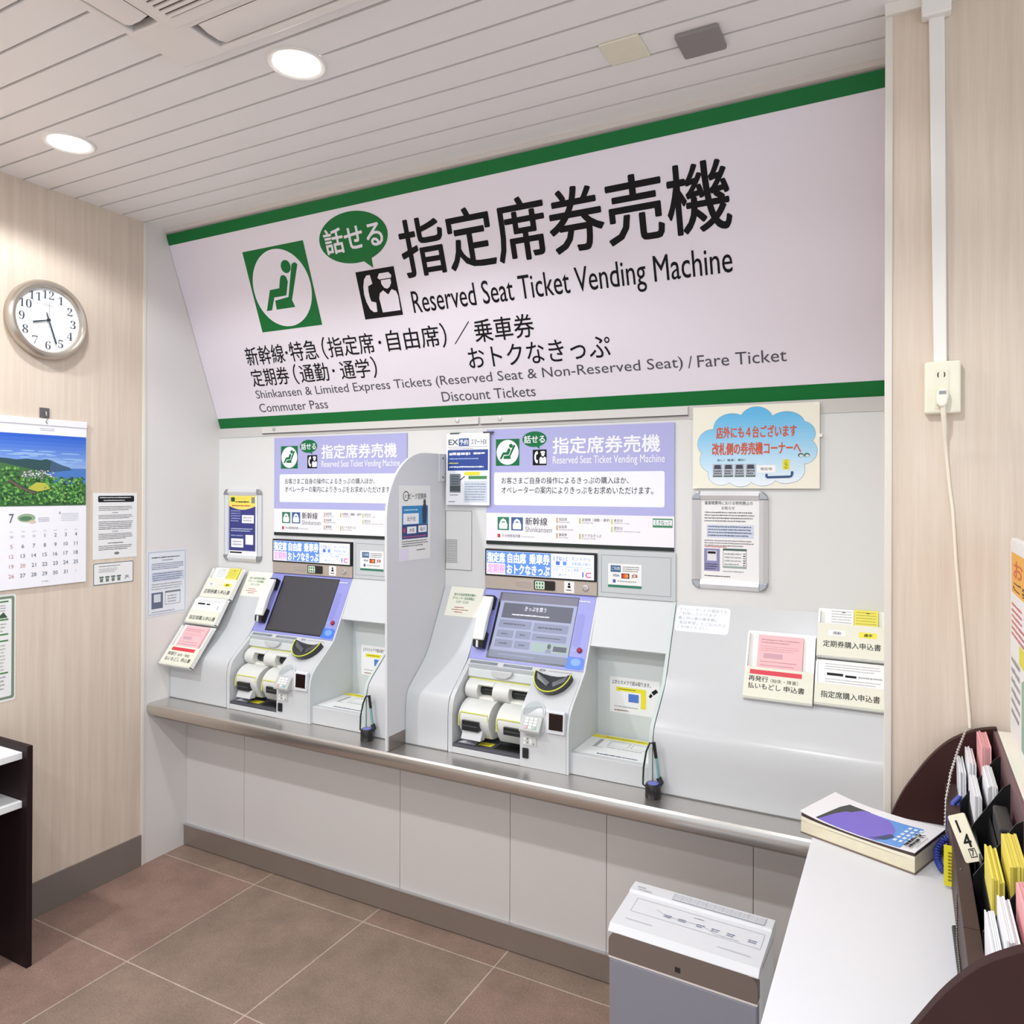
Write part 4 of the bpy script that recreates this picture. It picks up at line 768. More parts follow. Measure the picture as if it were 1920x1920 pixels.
def p_l3(s):
    s.rect(-3.066, -0.140, -2.912, -0.124, mat((214, 52, 70), 0.5), 1); s.text('再発行', -3.075, -0.166, -3.018, -0.148, BK, 1, bold=0.01); s.text('（紛失・障害）', -3.008, -0.166, -2.925, -0.152, BK, 1); s.text('払いもどし', -3.075, -0.192, -2.975, -0.172, BK, 1, bold=0.01); s.text('申込書', -2.965, -0.192, -2.905, -0.172, BK, 1, bold=0.01)
holder(LO3, LV3, -3.096, -2.886, -0.212, 0.0, -0.116, 'lowest form holder with a red strip on the far left console', p_l3, [(-3.065, -2.915, -0.205, -0.008, PINK, 'pink refund request forms in the lowest left holder', fp(-3.065, -2.915, -0.12, -0.008))])

# ------------------------------------------------------------------ pen stands
def pen_stand(x, y, lab, plab):
    t = thing('pen_stand', lab, 'pen stand', (x, y, ZC), 'pen stands on the steel counter')
    MB().lathe([(0.024, 0), (0.026, 0.004), (0.025, 0.04), (0.022, 0.045), (0.018, 0.045)], (x, y, ZC), Z_, mat((28, 26, 28), 0.3), 28).build('base', t, smooth=40)
    MB().lathe([(0.0175, 0.0452), (0.0001, 0.0456)], (x, y, ZC), Z_, mat((110, 120, 200), 0.4), 24).build('cap_disc', t)
    MB().tube([(x + 0.012, y + 0.010, ZC + 0.03), (x + 0.020, y + 0.02, ZC + 0.045), (x + 0.012, y + 0.020, ZC + 0.058)], 0.010, mat((24, 34, 44), 0.35), 10).build('pen_socket', t, smooth=50)
    MB().tube([(x - 0.020, y - 0.004, ZC + 0.030), (x - 0.034, y, ZC + 0.036), (x - 0.032, y, ZC + 0.09), (x - 0.026, y + 0.008, ZC + 0.14), (x - 0.016, y + 0.014, ZC + 0.168), (x - 0.004, y + 0.017, ZC + 0.168)], 0.0032, mat((30, 40, 40), 0.4), 8).build('cord', t, smooth=60)
    p = tag(MB().tube([(x + 0.013, y + 0.020, ZC + 0.055), (x + 0.004, y + 0.018, ZC + 0.125)], 0.0045, mat((120, 168, 172), 0.25), 10).build('pen'), plab, 'pen', 'pens in the counter stands')
    MB().tube([(x + 0.004, y + 0.018, ZC + 0.122), (x - 0.003, y + 0.0165, ZC + 0.172)], 0.0055, BLACKP, 10).build('pen_grip', p)
pen_stand(-1.893, 2.345, 'black corded pen stand left of the grey divider', 'pen in the stand left of the grey divider')
pen_stand(-0.727, 2.345, 'black corded pen stand in front of the wide right console', 'pen in the stand by the wide right console')

# ------------------------------------------------------------------ left wall: clock, calendar, notices
t = thing('wall_clock', 'round silver wall clock with serif numerals on the wood wall', 'clock', (XL, 1.798, 2.248))
cx = (XL, 1.798, 2.408)
MB().lathe([(0.155, 0.0005), (0.160, 0.006), (0.161, 0.020), (0.156, 0.034), (0.146, 0.042), (0.136, 0.040), (0.130, 0.030), (0.128, 0.020)], cx, X_, mat((190, 180, 168), 0.28, metal=0.7), 72, caps=False).build('rim', t, smooth=50)
s = Sheet((XL + 0.018, 1.798, 2.408), Y_, Z_, 0.002); s.base(ell(0, 0, 0.131, 0.131, 64), mat((246, 248, 250), 0.5))
CK = mat((60, 68, 80), 0.5); DG_ = {str(i): chr(0x1D7CE + i) for i in range(10)}
for hnum in range(1, 13):
    a = math.radians(90 - 30 * hnum); r = 0.102; x, z = r * math.cos(a), r * math.sin(a); st = ''.join(DG_[c] for c in str(hnum))
    s.textc(st, x, z, 0.033, CK, 1, bold=-0.012)
for k in range(60):
    a = math.radians(6 * k); r = 0.126; s.poly(ell(r * math.cos(a), r * math.sin(a), 0.0012, 0.0012, 6), LGREY, 1)
s.text('SEIKO', -0.020, 0.056, 0.020, 0.063, LGREY, 1); s.build('dial', t)
def hand(ang, ln, tail, wd, h, nm, m):
    b = Sheet((XL + 0.020 + h, 1.798, 2.408), Y_, Z_, 0.0012); d = (math.sin(ang), math.cos(ang)); nx, ny = d[1], -d[0]
    b.base([(-d[0] * tail - nx * wd * .6, -d[1] * tail - ny * wd * .6), (-d[0] * tail + nx * wd * .6, -d[1] * tail + ny * wd * .6), (d[0] * ln + nx * wd, d[1] * ln + ny * wd), (d[0] * ln - nx * wd, d[1] * ln - ny * wd)], m); b.build(nm, t)
mn = 27; HM = mat((40, 60, 70), 0.4)
hand(math.radians(30 * (8 + mn / 60)), 0.064, 0.0, 0.003, 0.004, 'hour_hand', HM); hand(math.radians(6 * mn), 0.098, 0.030, 0.0028, 0.006, 'minute_hand', HM); hand(math.radians(1), 0.075, 0.03, 0.0006, 0.008, 'second_hand', LGREY)
MB().lathe([(0.006, 0), (0.006, 0.009), (0.0001, 0.010)], (XL + 0.020, 1.798, 2.408), X_, HM, 16).build('hub', t)

# hook and calendar
t = thing('wall_hook', 'small grey adhesive hook plate above the calendar', 'hook', (XL, 1.796, 2.012))
MB().box(XL, XL + 0.004, 1.776, 1.816, 2.012, 2.053, mat((96, 92, 94), 0.4)).build('hook_plate', t, bevel=0.002)
MB().tube([(XL + 0.004, 1.796, 2.036), (XL + 0.014, 1.796, 2.034), (XL + 0.016, 1.796, 2.024), (XL + 0.008, 1.798, 2.020)], 0.0025, SILVER, 8).build('hook_pin', t)
t = thing('wall_calendar', 'hanging July calendar with a coastal landscape photo on the wood wall', 'calendar', (XL, 1.795, 1.33))
CX = XL + 0.004
s = Sheet((CX, 0, 0), Y_, Z_, 0.004); s.brect(1.620, 1.330, 1.968, 2.006, mat((244, 242, 248), 0.5)); page = s
s = Sheet((CX + 0.004, 0, 0), Y_, Z_, 0.003); s.brect(1.619, 1.982, 1.969, 2.008, mat((240, 238, 242), 0.45)); s.build('binding_strip', t, bevel=0.001)
MB().tube([(CX + 0.008, 1.796, 2.022), (CX + 0.009, 1.801, 2.008), (CX + 0.009, 1.796, 1.996), (CX + 0.009, 1.802, 1.988)], 0.0012, mat((90, 90, 96), 0.5), 6).build('hang_string', t)
s = Sheet((CX + 0.004, 0, 0), Y_, Z_, 0.0008)
# picture
s.DZ = 0.0; s.MICRO = 4e-6
y0, y1, z0, z1 = 1.622, 1.966, 1.655, 1.943
Q = lambda u, v: (y0 + (y1 - y0) * u, z0 + (z1 - z0) * v)
s.brect(y0, z0, y1, z1, mat((70, 120, 214), 0.5))
for k in range(10):
    tt = k / 9; s.rect(*Q(0, 1 - 0.052 * (k + 1)), *Q(1, 1 - 0.052 * k), mat((int(46 + 110 * tt), int(98 + 86 * tt), int(206 + 24 * tt)), 0.5), 1)
for k in range(26):
    u = random.uniform(0.0, 0.85); v = random.uniform(0.58, 0.78); s.poly(ell(*Q(u + 0.06, v), 0.03 * random.uniform(.5, 1.6), 0.0025, 12), mat((150, 186, 230), 0.5), 2)
s.rect(*Q(0.5, 0.30), *Q(1, 0.535), mat((74, 124, 196), 0.5), 2)
s.poly([Q(0, .50), Q(.48, .46), Q(.82, .51), Q(.80, .545), Q(.70, .58), Q(.60, .63), Q(.52, .66), Q(.46, .64), Q(.30, .655), Q(.18, .64), Q(.08, .655), Q(0, .66)], mat((44, 78, 82), 0.5), 3)
s.poly([Q(.55, .47), Q(.82, .515), Q(.80, .545), Q(.70, .58), Q(.58, .64)], mat((62, 92, 124), 0.5), 4)
s.poly([Q(0, .02), Q(0, .60), Q(.2, .55), Q(.4, .50), Q(.52, .46), Q(.62, .40), Q(.55, .30), Q(.6, .0)], mat((70, 112, 66), 0.5), 5)
s.rect(*Q(0, 0), *Q(1, 0.30), mat((62, 110, 56), 0.5), 5)
for k in range(120):
    u = random.uniform(.22, .60); v = random.uniform(.36, .50) - 0.1 * abs(u - .45); c = random.choice([(210, 210, 216), (170, 160, 160), (96, 108, 112), (230, 230, 236)]); p = Q(u, v); s.rect(p[0], p[1], p[0] + 0.006, p[1] + 0.004, mat(c, 0.5), 7)
for k in range(760):
    u = random.uniform(0.02, .975); v = random.uniform(0.03, .40 if u > .5 else .52)
    if v > 0.40 and 0.2 < u < 0.6: continue
    c = random.choice([(40, 92, 44), (66, 128, 58), (98, 160, 76), (128, 184, 92), (34, 70, 44), (80, 140, 60)]); s.poly(ell(*Q(u, v), 0.003 + random.random() * 0.005, 0.002 + random.random() * 0.005, 8, random.random() * 50, 360 + random.random() * 20), mat(c, 0.5), 6)
s.poly([Q(.30, .24), Q(.42, .20), Q(.56, .24), Q(.52, .32), Q(.40, .33)], mat((188, 188, 70), 0.5), 8)
s.line([Q(.10, .36), Q(.22, .26), Q(.39, .18)], 0.010, mat((110, 90, 74), 0.5), 8); s.line([Q(.12, .365), Q(.24, .27), Q(.38, .195)], 0.005, mat((50, 84, 70), 0.5), 9)
for k in range(90):
    u = random.uniform(.5, .97); v = random.uniform(.05, .40); c = random.choice([(60, 124, 60), (104, 172, 84), (140, 196, 100), (40, 88, 48)]); s.poly(ell(*Q(u, v), 0.005, 0.004, 8), mat(c, 0.5), 9)
s.build('landscape_picture', t)
s = page; DT = mat((90, 100, 122), 0.5); LT = mat((180, 184, 194), 0.5); RD = mat((196, 140, 140), 0.5)
s.dashes(1.775, 1.958, 1.835, 1.972, 2, LT); s.text('7', 1.660, 1.590, 1.677, 1.625, DT, 1, bold=0.01)
s.poly(ell(1.725, 1.608, 0.034, 0.017, 24), mat((150, 176, 140), 0.5), 1); s.poly(ell(1.722, 1.606, 0.024, 0.009, 20), mat((90, 130, 96), 0.5), 2); s.poly(ell(1.747, 1.592, 0.014, 0.007, 14), mat((214, 200, 170), 0.5), 2)
s.dashes(1.770, 1.590, 1.815, 1.610, 3, LT); s.dashes(1.862, 1.590, 1.935, 1.625, 5, LT, fill=0.3); s.text('8', 1.853, 1.620, 1.859, 1.630, DT)
days = [['28', '29', '30', '1', '2', '3', '4'], ['5', '6', '7', '8', '9', '10', '11'], ['12', '13', '14', '15', '16', '17', '18'], ['19', '20', '21', '22', '23', '24', '25'], ['26', '27', '28', '29', '30', '31', '1']]
for r, row in enumerate(days):
    for c, dd in enumerate(row):
        x = 1.669 + c * 0.0425; z = 1.535 - r * 0.0385; faint = (r == 0 and c < 3) or (r == 4 and c == 6); m_ = LT if faint else (RD if c == 0 or dd == '20' and r == 3 else DT); k = 0.6 if faint else 1
        s.textc(dd, x, z, 0.015 * k, m_, 1, bold=0.006)
for c in range(7): s.dashes(1.662 + c * 0.0425, 1.552, 1.677 + c * 0.0425, 1.557, 1, LT)
s.text('JR', 1.785, 1.347, 1.793, 1.352, GREY, 1); s.dashes(1.795, 1.347, 1.815, 1.352, 1, GREY); s.build('date_page', t)

def wall_sheet(y0, y1, z0, z1, lab, fn, cat='notice', base=PAPER, r=0.0, x=XL, name='notice_sheet'):
    s = Sheet((x + 0.0004, 0, 0), Y_, Z_, 0.0008)
    s.base(rrect(y0, z0, y1, z1, r) if r else [(y0, z0), (y1, z0), (y1, z1), (y0, z1)], base); fn(s); return tag(s.build(name), lab, cat)
def f1(s):
    s.poly(rrect(2.025, 1.666, 2.195, 1.694, 0.006), INK, 1); s.dashes(2.032, 1.682, 2.188, 1.690, 1, FW, 2); s.dashes(2.05, 1.670, 2.17, 1.678, 1, FW, 2)
    for a, c, n_ in ((1.628, 1.650, 3), (1.592, 1.612, 3), (1.545, 1.584, 5), (1.502, 1.530, 4), (1.455, 1.478, 3)): s.dashes(2.028, a, 2.19, c, n_, GREY, 1)
    for z in (1.616, 1.534): s.dashes(2.09, z, 2.125, z + 0.007, 1, GREY, 1)
    s.dashes(2.07, 1.483, 2.15, 1.490, 1, INK, 1); s.poly(ell(2.112, 1.440, 0.012, 0.006, 12), GREY, 1)
wall_sheet(2.003, 2.210, 1.418, 1.707, 'white text notice with a black header on the wood wall right of the calendar', f1)
def f2(s):
    s.ring(rrect(2.005, 1.306, 2.193, 1.401, 0.006), rrect(2.008, 1.309, 2.190, 1.398, 0.004), mat((70, 78, 70), 0.5), 1); s.dashes(2.03, 1.382, 2.13, 1.390, 1, GREY, 1); s.dashes(2.03, 1.358, 2.12, 1.378, 3, LGREY, 1)
    for k in range(4): s.rect(2.032 + 0.027 * k, 1.335, 2.052 + 0.027 * k, 1.342, mat((80, 110, 90), 0.5), 1); s.rect(2.035 + 0.027 * k, 1.318, 2.049 + 0.027 * k, 1.333, mat((110, 120, 110), 0.5), 1)
    s.text('JR', 2.150, 1.322, 2.172, 1.338, GREY, 1, bold=0.02)
wall_sheet(2.004, 2.194, 1.305, 1.402, 'small white dark-bordered label directly below the black headed notice', f2, r=0.007)
def f3(s):
    BB = mat((110, 118, 150), 0.5); s.frame(2.266, 1.136, 2.470, 1.432, 0.006, mat((196, 200, 214), 0.4), 1); s.dashes(2.285, 1.398, 2.455, 1.408, 1, INK, 1); s.dashes(2.34, 1.386, 2.40, 1.393, 1, INK, 1)
    s.dashes(2.285, 1.345, 2.46, 1.378, 4, BB, 1); s.rect(2.285, 1.290, 2.46, 1.335, mat((206, 212, 226), 0.5), 1); s.dashes(2.29, 1.293, 2.455, 1.333, 4, BB, 2); s.dashes(2.285, 1.250, 2.455, 1.284, 3, LGREY, 1)
    s.rect(2.285, 1.165, 2.345, 1.240, mat((96, 104, 128), 0.5), 1); s.rect(2.297, 1.195, 2.333, 1.232, mat((210, 214, 222), 0.5), 2); s.frame(2.357, 1.178, 2.440, 1.242, 0.002, GREY, 1); s.rect(2.357, 1.234, 2.440, 1.242, GREY, 2); s.dashes(2.37, 1.185, 2.42, 1.225, 3, LGREY, 1); s.dashes(2.285, 1.146, 2.43, 1.153, 1, GREY, 1)
wall_sheet(2.260, 2.475, 1.131, 1.436, 'printed notice in a clear sleeve on the grey recess side wall', f3, base=mat((228, 230, 238), 0.35))
def f4(s):
    GB = mat((120, 140, 116), 0.5); s.ring(rrect(1.40, 0.905, 1.685, 1.305, 0.008), rrect(1.41, 0.915, 1.675, 1.295, 0.006), GB, 1); G3 = mat((70, 130, 70), 0.5)
    for z in (1.282, 1.212, 1.155, 1.130, 1.005): s.rect(1.42, z, 1.663, z + 0.006, G3, 1)
    s.dashes(1.44, 1.235, 1.655, 1.275, 4, LGREY, 1); s.poly([(1.62, 1.222), (1.645, 1.245), (1.66, 1.222)], mat((60, 90, 60), 0.5), 2); s.dashes(1.44, 1.165, 1.655, 1.205, 3, LGREY, 1); s.dashes(1.44, 1.015, 1.655, 1.122, 8, mat((190, 196, 180), 0.5), 1); s.dashes(1.44, 0.925, 1.655, 1.0, 5, LGREY, 1)
wall_sheet(1.395, 1.690, 0.897, 1.313, 'green-bordered notice under the calendar at the left edge', f4, r=0.008)

# ------------------------------------------------------------------ left leaflet shelf
t = thing('leaflet_shelf', 'dark brown shelf unit with white boards at the lower left edge', 'shelf unit', (-2.97, 1.2, 0))
MB().box(XL + 0.010, -2.802, 1.566, 1.586, 0.0005, 0.797, mat((36, 22, 24), 0.5, spec=0.2, noise=0.1, scale=12)).build('end_panel', t, bevel=0.002)
for z, nm in ((0.748, 'top_board'), (0.572, 'shelf_board')): MB().box(XL + 0.010, -2.832, 0.42, 1.566, z, z + 0.025, mat((240, 240, 242), 0.4)).build(nm, t, bevel=0.002)
MB().box(XL + 0.010, XL + 0.022, 0.42, 1.566, 0.05, 0.745, mat((30, 20, 22), 0.5)).build('back_panel', t)
MB().box(XL + 0.010, -2.802, 0.40, 0.42, 0.0005, 0.797, DARKB).build('end_panel', t)

# ------------------------------------------------------------------ right wall: duct, outlet, cord
t = thing('cable_duct', 'white square cable duct running down the right wood wall', 'cable duct', (0.068, YR, 2.04))
MB().add([(0.044, YR - 0.017, 2.885), (0.078, YR - 0.017, 2.885), (0.084, YR - 0.017, 2.040), (0.056, YR - 0.017, 2.040), (0.044, YR, 2.885), (0.078, YR, 2.885), (0.084, YR, 2.040), (0.056, YR, 2.040)], [(3, 2, 1, 0), (4, 5, 6, 7), (0, 1, 5, 4), (2, 3, 7, 6), (0, 4, 7, 3), (1, 2, 6, 5)], mat((240, 236, 232), 0.4)).build('duct_cover', t, bevel=0.003)
MB().box(0.028, 0.092, YR - 0.032, YR, 2.884, H - 0.001, mat((240, 236, 232), 0.4)).build('ceiling_box', t, bevel=0.005)
t = thing('wall_outlet', 'ivory surface socket box at the foot of the white duct', 'outlet', (0.074, YR, 1.915))
IVO = mat((236, 232, 212), 0.4)
MB().box(0.036, 0.1125, YR - 0.030, YR, 1.915, 2.041, IVO).build('socket_box', t, bevel=0.005, seg=3)
s = Sheet((0, YR - 0.030, 0), X_, Z_, 0.002); s.base(rrect(0.058, 1.926, 0.087, 2.020, 0.002), mat((232, 228, 208), 0.4))
for x, d in ((0.0655, 1), (0.0775, -1)): s.poly([(x, 2.001), (x - .0025 * d, 2.0045), (x - .0025 * d, 2.011), (x, 2.0145), (x + .001 * d, 2.0145), (x + .0 * d, 2.008), (x + .001 * d, 2.001)], mat((50, 46, 40), 0.6), 1)
s.build('socket_face', t)
t = thing('power_cord', 'ivory plug and cord hanging down the right wood wall', 'power cord', (0.075, YR - 0.03, 1.18))
MB().prism([(0.059, 1.956), (0.066, 1.972), (0.084, 1.972), (0.0865, 1.955), (0.083, 1.936), (0.076, 1.928), (0.068, 1.928), (0.061, 1.936)], YR - 0.056, YR - 0.0322, mat((240, 236, 222), 0.4), axis='y').build('plug', t, bevel=0.004)
MB().box(0.066, 0.081, YR - 0.0565, YR - 0.05, 1.958, 1.966, mat((150, 150, 150), 0.4)).build('plug_slot', t)
cp_ = [(0.0745, YR - 0.045, 1.932), (0.0765, YR - 0.042, 1.900), (0.079, YR - 0.022, 1.860), (0.084, YR - 0.008, 1.806), (0.090, YR - 0.006, 1.74), (0.097, YR - 0.006, 1.68), (0.104, YR - 0.006, 1.56), (0.112, YR - 0.006, 1.45), (0.120, YR - 0.006, 1.35), (0.127, YR - 0.006, 1.25), (0.132, YR - 0.006, 1.19), (0.1335, YR - 0.010, 1.160)]
MB().tube(cp_, [0.006, 0.0055, 0.004] + [0.0036] * 9, mat((240, 230, 214), 0.45), 10).build('cord', t, smooth=60)

# ------------------------------------------------------------------ writing table, rack
ZT = 0.925
t = thing('writing_table', 'white-topped writing table along the right side', 'table', (0.1, 1.5, 0))
MB().box(-0.195, 0.30, 0.55, YR - 0.02, ZT - 0.028, ZT, mat((222, 222, 227), 0.4)).build('tabletop', t, bevel=0.002)
MB().box(-0.10, 0.30, 0.6, 0.62, 0.0005, ZT - 0.028, DARKB).build('leg_panel', t); MB().box(-0.10, 0.30, YR - 0.06, YR - 0.04, 0.0005, ZT - 0.028, DARKB).build('leg_panel', t)
t = thing('leaflet_rack', 'dark brown tabletop rack with rounded end panels and black compartments', 'rack', (0.1, 1.6, ZT))
ex = [(-0.036, ZT + 0.0005), (-0.011, 0.985), (0.014, 1.029), (0.045, 1.078), (0.079, 1.119), (0.109, 1.143), (0.142, 1.162), (0.175, 1.172), (0.1862, 1.1735)]
ep = []
for i in range(len(ex) - 1):
    p0, p1, p2, p3 = ex[max(i - 1, 0)], ex[i], ex[i + 1], ex[min(i + 2, len(ex) - 1)]
    for k in range(5):
        u = k / 5; ep.append(tuple(0.5 * (2 * p1[c] + (p2[c] - p0[c]) * u + (2 * p0[c] - 5 * p1[c] + 4 * p2[c] - p3[c]) * u * u + (3 * p1[c] - p0[c] - 3 * p2[c] + p3[c]) * u ** 3) for c in (0, 1)))
ep += [ex[-1], (0.1862, ZT + 0.0005)]
DB2 = mat((56, 30, 28), 0.5, spec=0.2, noise=0.1, scale=14)
MB().prism(ep, 2.062, 2.082, DB2, axis='y').build('end_panel', t, bevel=0.002)
MB().prism(ep, 1.115, 1.135, DB2, axis='y').build('end_panel', t, bevel=0.002)
for a_, c_ in ((1.135, 1.392), (1.3935, 1.898), (1.8995, 2.062)): MB().box(0.080, 0.1035, a_, c_, ZT + 0.0005, 1.030, mat((70, 52, 48), 0.5, spec=0.25)).build('front_rail', t, bevel=0.001)
MB().prism([(0.104, 0.94), (0.178, 0.94), (0.178, 0.95), (0.104, 0.95)], 1.135, 2.062, BLACKP, axis='y').build('tray_floor', t)
dv = [(0.104, 0.951), (0.104, 1.046), (0.167, 1.150), (0.178, 1.158), (0.178, 0.951)]
for y in (1.905, 1.735, 1.55, 1.36): MB().prism(dv, y - 0.0015, y + 0.0015, BLACKP, axis='y').build('divider', t)
for x, z in ((0.1195, 1.055), (0.143, 1.090)): MB().box(x - 0.0012, x + 0.0012, 1.135, 2.062, 0.951, z, BLACKP).build('tier_board', t)
MB().box(0.178, 0.186, 1.135, 2.062, 0.951, 1.168, mat((110, 80, 84), 0.45)).build('back_board', t)
# pale ledge of the notice board above
t = thing('notice_board', 'upright notice board with a pale ledge behind the rack', 'notice board', (0.23, 1.6, ZT))
MB().box(0.187, 0.245, 1.137, 2.060, 1.10, 1.170, mat((232, 228, 214), 0.45)).build('ledge', t, bevel=0.002)
MB().box(0.212, 0.226, 1.137, 2.060, 1.170, 1.62, mat((238, 236, 234), 0.45)).build('board', t, bevel=0.003)
MB().box(0.190, 0.26, 1.137, 2.060, ZT + 0.0005, 1.0995, DARKB).build('foot', t)
# poster sheet on it: faces -x; U along -y
s = Sheet((0.2115, 0, 0), -Y_, Z_, 0.0008)
s.base(rrect(-2.055, 1.178, -1.15, 1.615, 0.01), PAPER)
s.poly([(-2.03, 1.50), (-2.035, 1.59), (-1.2, 1.59), (-1.2, 1.50)], mat((240, 176, 70), 0.5), 1); s.text('お申込み', -1.99, 1.535, -1.35, 1.575, mat((216, 90, 50), 0.5), 2, bold=0.02); s.text('ご案内', -2.00, 1.507, -1.55, 1.528, INK, 2, bold=0.01)
s.dashes(-2.03, 1.40, -1.85, 1.48, 6, mat((220, 120, 120), 0.5), 1); s.text('ジパング', -1.83, 1.45, -1.4, 1.475, INK, 1); s.rect(-1.90, 1.36, -1.80, 1.40, mat((226, 220, 60), 0.5), 1); s.dashes(-1.9, 1.40, -1.3, 1.44, 3, mat((200, 110, 110), 0.5), 1)
s.poly([(-1.86, 1.19), (-1.86, 1.33), (-1.70, 1.38), (-1.2, 1.38), (-1.2, 1.19)], mat((150, 180, 160), 0.5), 1); s.poly([(-1.72, 1.19), (-1.70, 1.28), (-1.4, 1.30), (-1.2, 1.19)], mat((236, 160, 170), 0.5), 2); s.dashes(-2.03, 1.22, -1.88, 1.36, 6, LGREY, 1)
tag(s.build('poster'), 'white poster with an orange header on the upright board at the right edge', 'poster')

# slip bundles
def bundle(x0, x1, y0, y1, z0, z1, rgb, lab, lean=0.008, name='slip_bundle'):
    b = MB(); n = 5; m_a = mat(rgb, 0.6); m_b = mat(tuple(int(c * 0.93) for c in rgb), 0.6)
    for k in range(n):
        a, c = x0 + (x1 - x0) * k / n, x0 + (x1 - x0) * (k + 1) / n - 0.0004; zz = z1 + random.uniform(-0.004, 0.002)
        v = [(a, y0, z0), (c, y0, z0), (c, y1, z0), (a, y1, z0), (a + lean, y0 + random.uniform(-.002, .002), zz), (c + lean, y0, zz), (c + lean, y1, zz), (a + lean, y1, zz)]
        b.add(v, [(3, 2, 1, 0), (4, 5, 6, 7), (0, 1, 5, 4), (1, 2, 6, 5), (2, 3, 7, 6), (3, 0, 4, 7)], m_a if k % 2 == 0 else m_b)
    return tag(b.build(name), lab, 'paper slips', 'slip bundles in the rack')
WP = (242, 242, 246); PK = (238, 172, 176); YP = (234, 218, 96)
bundle(0.1055, 0.1185, 1.935, 2.055, 0.952, 1.100, WP, 'white slips in the front tier beside the far end panel of the rack', -0.002)
bundle(0.1225, 0.138, 1.935, 2.055, 0.952, 1.125, WP, 'white slips in the middle tier beside the far end panel of the rack', -0.002)
bundle(0.146, 0.166, 1.935, 2.055, 0.952, 1.164, PK, 'pink slips in the back tier beside the far end panel of the rack', -0.002)
bundle(0.122, 0.136, 1.765, 1.895, 0.952, 1.112, WP, 'thinner white slips in the second compartment from the far end', -0.002)
bundle(0.1455, 0.163, 1.765, 1.895, 0.952, 1.137, WP, 'white slips in the back tier of the second compartment from the far end', -0.002)
tag(MB().box(0.146, 0.170, 1.58, 1.70, 0.952, 1.125, mat((34, 34, 38), 0.4)).build('card_case', bevel=0.003), 'black case in the back tier of the middle compartment', 'case')
bundle(0.121, 0.139, 1.40, 1.53, 0.952, 1.112, YP, 'yellow slips in the middle tier of the rack', -0.002)
bundle(0.1455, 0.168, 1.40, 1.53, 0.952, 1.141, YP, 'yellow slips in the back tier of the rack', -0.002)
bundle(0.1055, 0.1185, 1.20, 1.33, 0.952, 1.096, WP, 'white slips in the front tier beside the near end panel', -0.002)
bundle(0.1215, 0.138, 1.20, 1.33, 0.952, 1.120, WP, 'white slips in the middle tier beside the near end panel', -0.002)
bundle(0.1455, 0.166, 1.17, 1.33, 0.952, 1.150, PK, 'pink slips in the back tier beside the near end panel', -0.002)

# ------------------------------------------------------------------ bits in front of the rack
s = Sheet((0, 1.742, 0), X_, Z_, 0.004); s.brect(0.066, 0.932, 0.090, 1.012, mat((240, 226, 40), 0.5)); 
for k in range(9): s.rect(0.0765 - 0.003, 0.942 + k * 0.0068, 0.0765 + 0.0035, 0.942 + k * 0.0068 + 0.004, mat((150, 130, 20), 0.5), 1)
tag(s.build('label_card'), 'yellow label card standing against the front of the rack', 'card')
t = thing('number_tag', 'beige tag with a handwritten number tied to the rack', 'tag', (0.105, 1.62, 1.04))
TO = Vector((0.098, 1.64, 1.032)); TU = Vector((0.62, -0.30, 0.40)).normalized(); TV0 = Vector((-0.25, 0.35, 0.9)); TV = (TV0 - TU * TV0.dot(TU)).normalized()
s = Sheet(TO, TU, TV, 0.003); s.base(rrect(0, -0.005, 0.034, 0.078, 0.004), mat((232, 226, 204), 0.5)); s.textc('1', 0.013, 0.057, 0.021, INK, 1, bold=0.02); s.textc('4', 0.019, 0.031, 0.022, INK, 1, bold=0.02); s.textc('7', 0.021, 0.010, 0.010, INK, 1, bold=0.02); s.frame(0.0145, 0.002, 0.0275, 0.0175, 0.0015, INK, 1); s.build('tag_plate', t)
MB().tube([TO + TU * 0.016 + TV * -0.004, TO + TU * 0.010 - TV * 0.02, TO - TV * 0.034 - TU * 0.01], 0.0012, INK, 6).build('tie_string', t)
t = thing('blue_cord', 'short blue coiled cord hanging over the far corner of the rack front', 'cord', (0.08, 1.9, 0.93))
MB().tube([(0.102, 1.93, 1.045), (0.092, 1.925, 1.035), (0.084, 1.92, 1.00), (0.085, 1.91, 0.97), (0.078, 1.90, 0.958), (0.062, 1.89, 0.954), (0.056, 1.86, 0.948), (0.058, 1.83, 0.937), (0.066, 1.80, 0.934)], 0.0055, mat((66, 80, 170), 0.5), 10).build('cord_loop', t, smooth=60)
cb2 = MB(); cpts = [Vector(q) for q in ((0.106, 1.90, 0.985), (0.090, 1.895, 0.972), (0.072, 1.89, 0.962), (0.058, 1.86, 0.950), (0.058, 1.83, 0.938), (0.066, 1.80, 0.934))]; hl = []
for a_, c_ in zip(cpts, cpts[1:]):
    for k in range(24):
        d_ = (c_ - a_).normalized(); e1 = d_.orthogonal().normalized(); e2 = d_.cross(e1); an = k * math.pi / 3; hl.append(a_ + (c_ - a_) * (k / 24) + (e1 * math.cos(an) + e2 * math.sin(an)) * 0.006)
cb2.tube(hl, 0.0018, mat((60, 76, 170), 0.5), 6); cb2.build('coil', t, smooth=60)
MB().tube([(0.104, 1.936, 1.048), (0.100, 1.930, 1.03), (0.098, 1.90, 0.99), (0.084, 1.88, 0.962)], 0.005, mat((76, 96, 190), 0.5), 10).build('cord_tail', t, smooth=60)
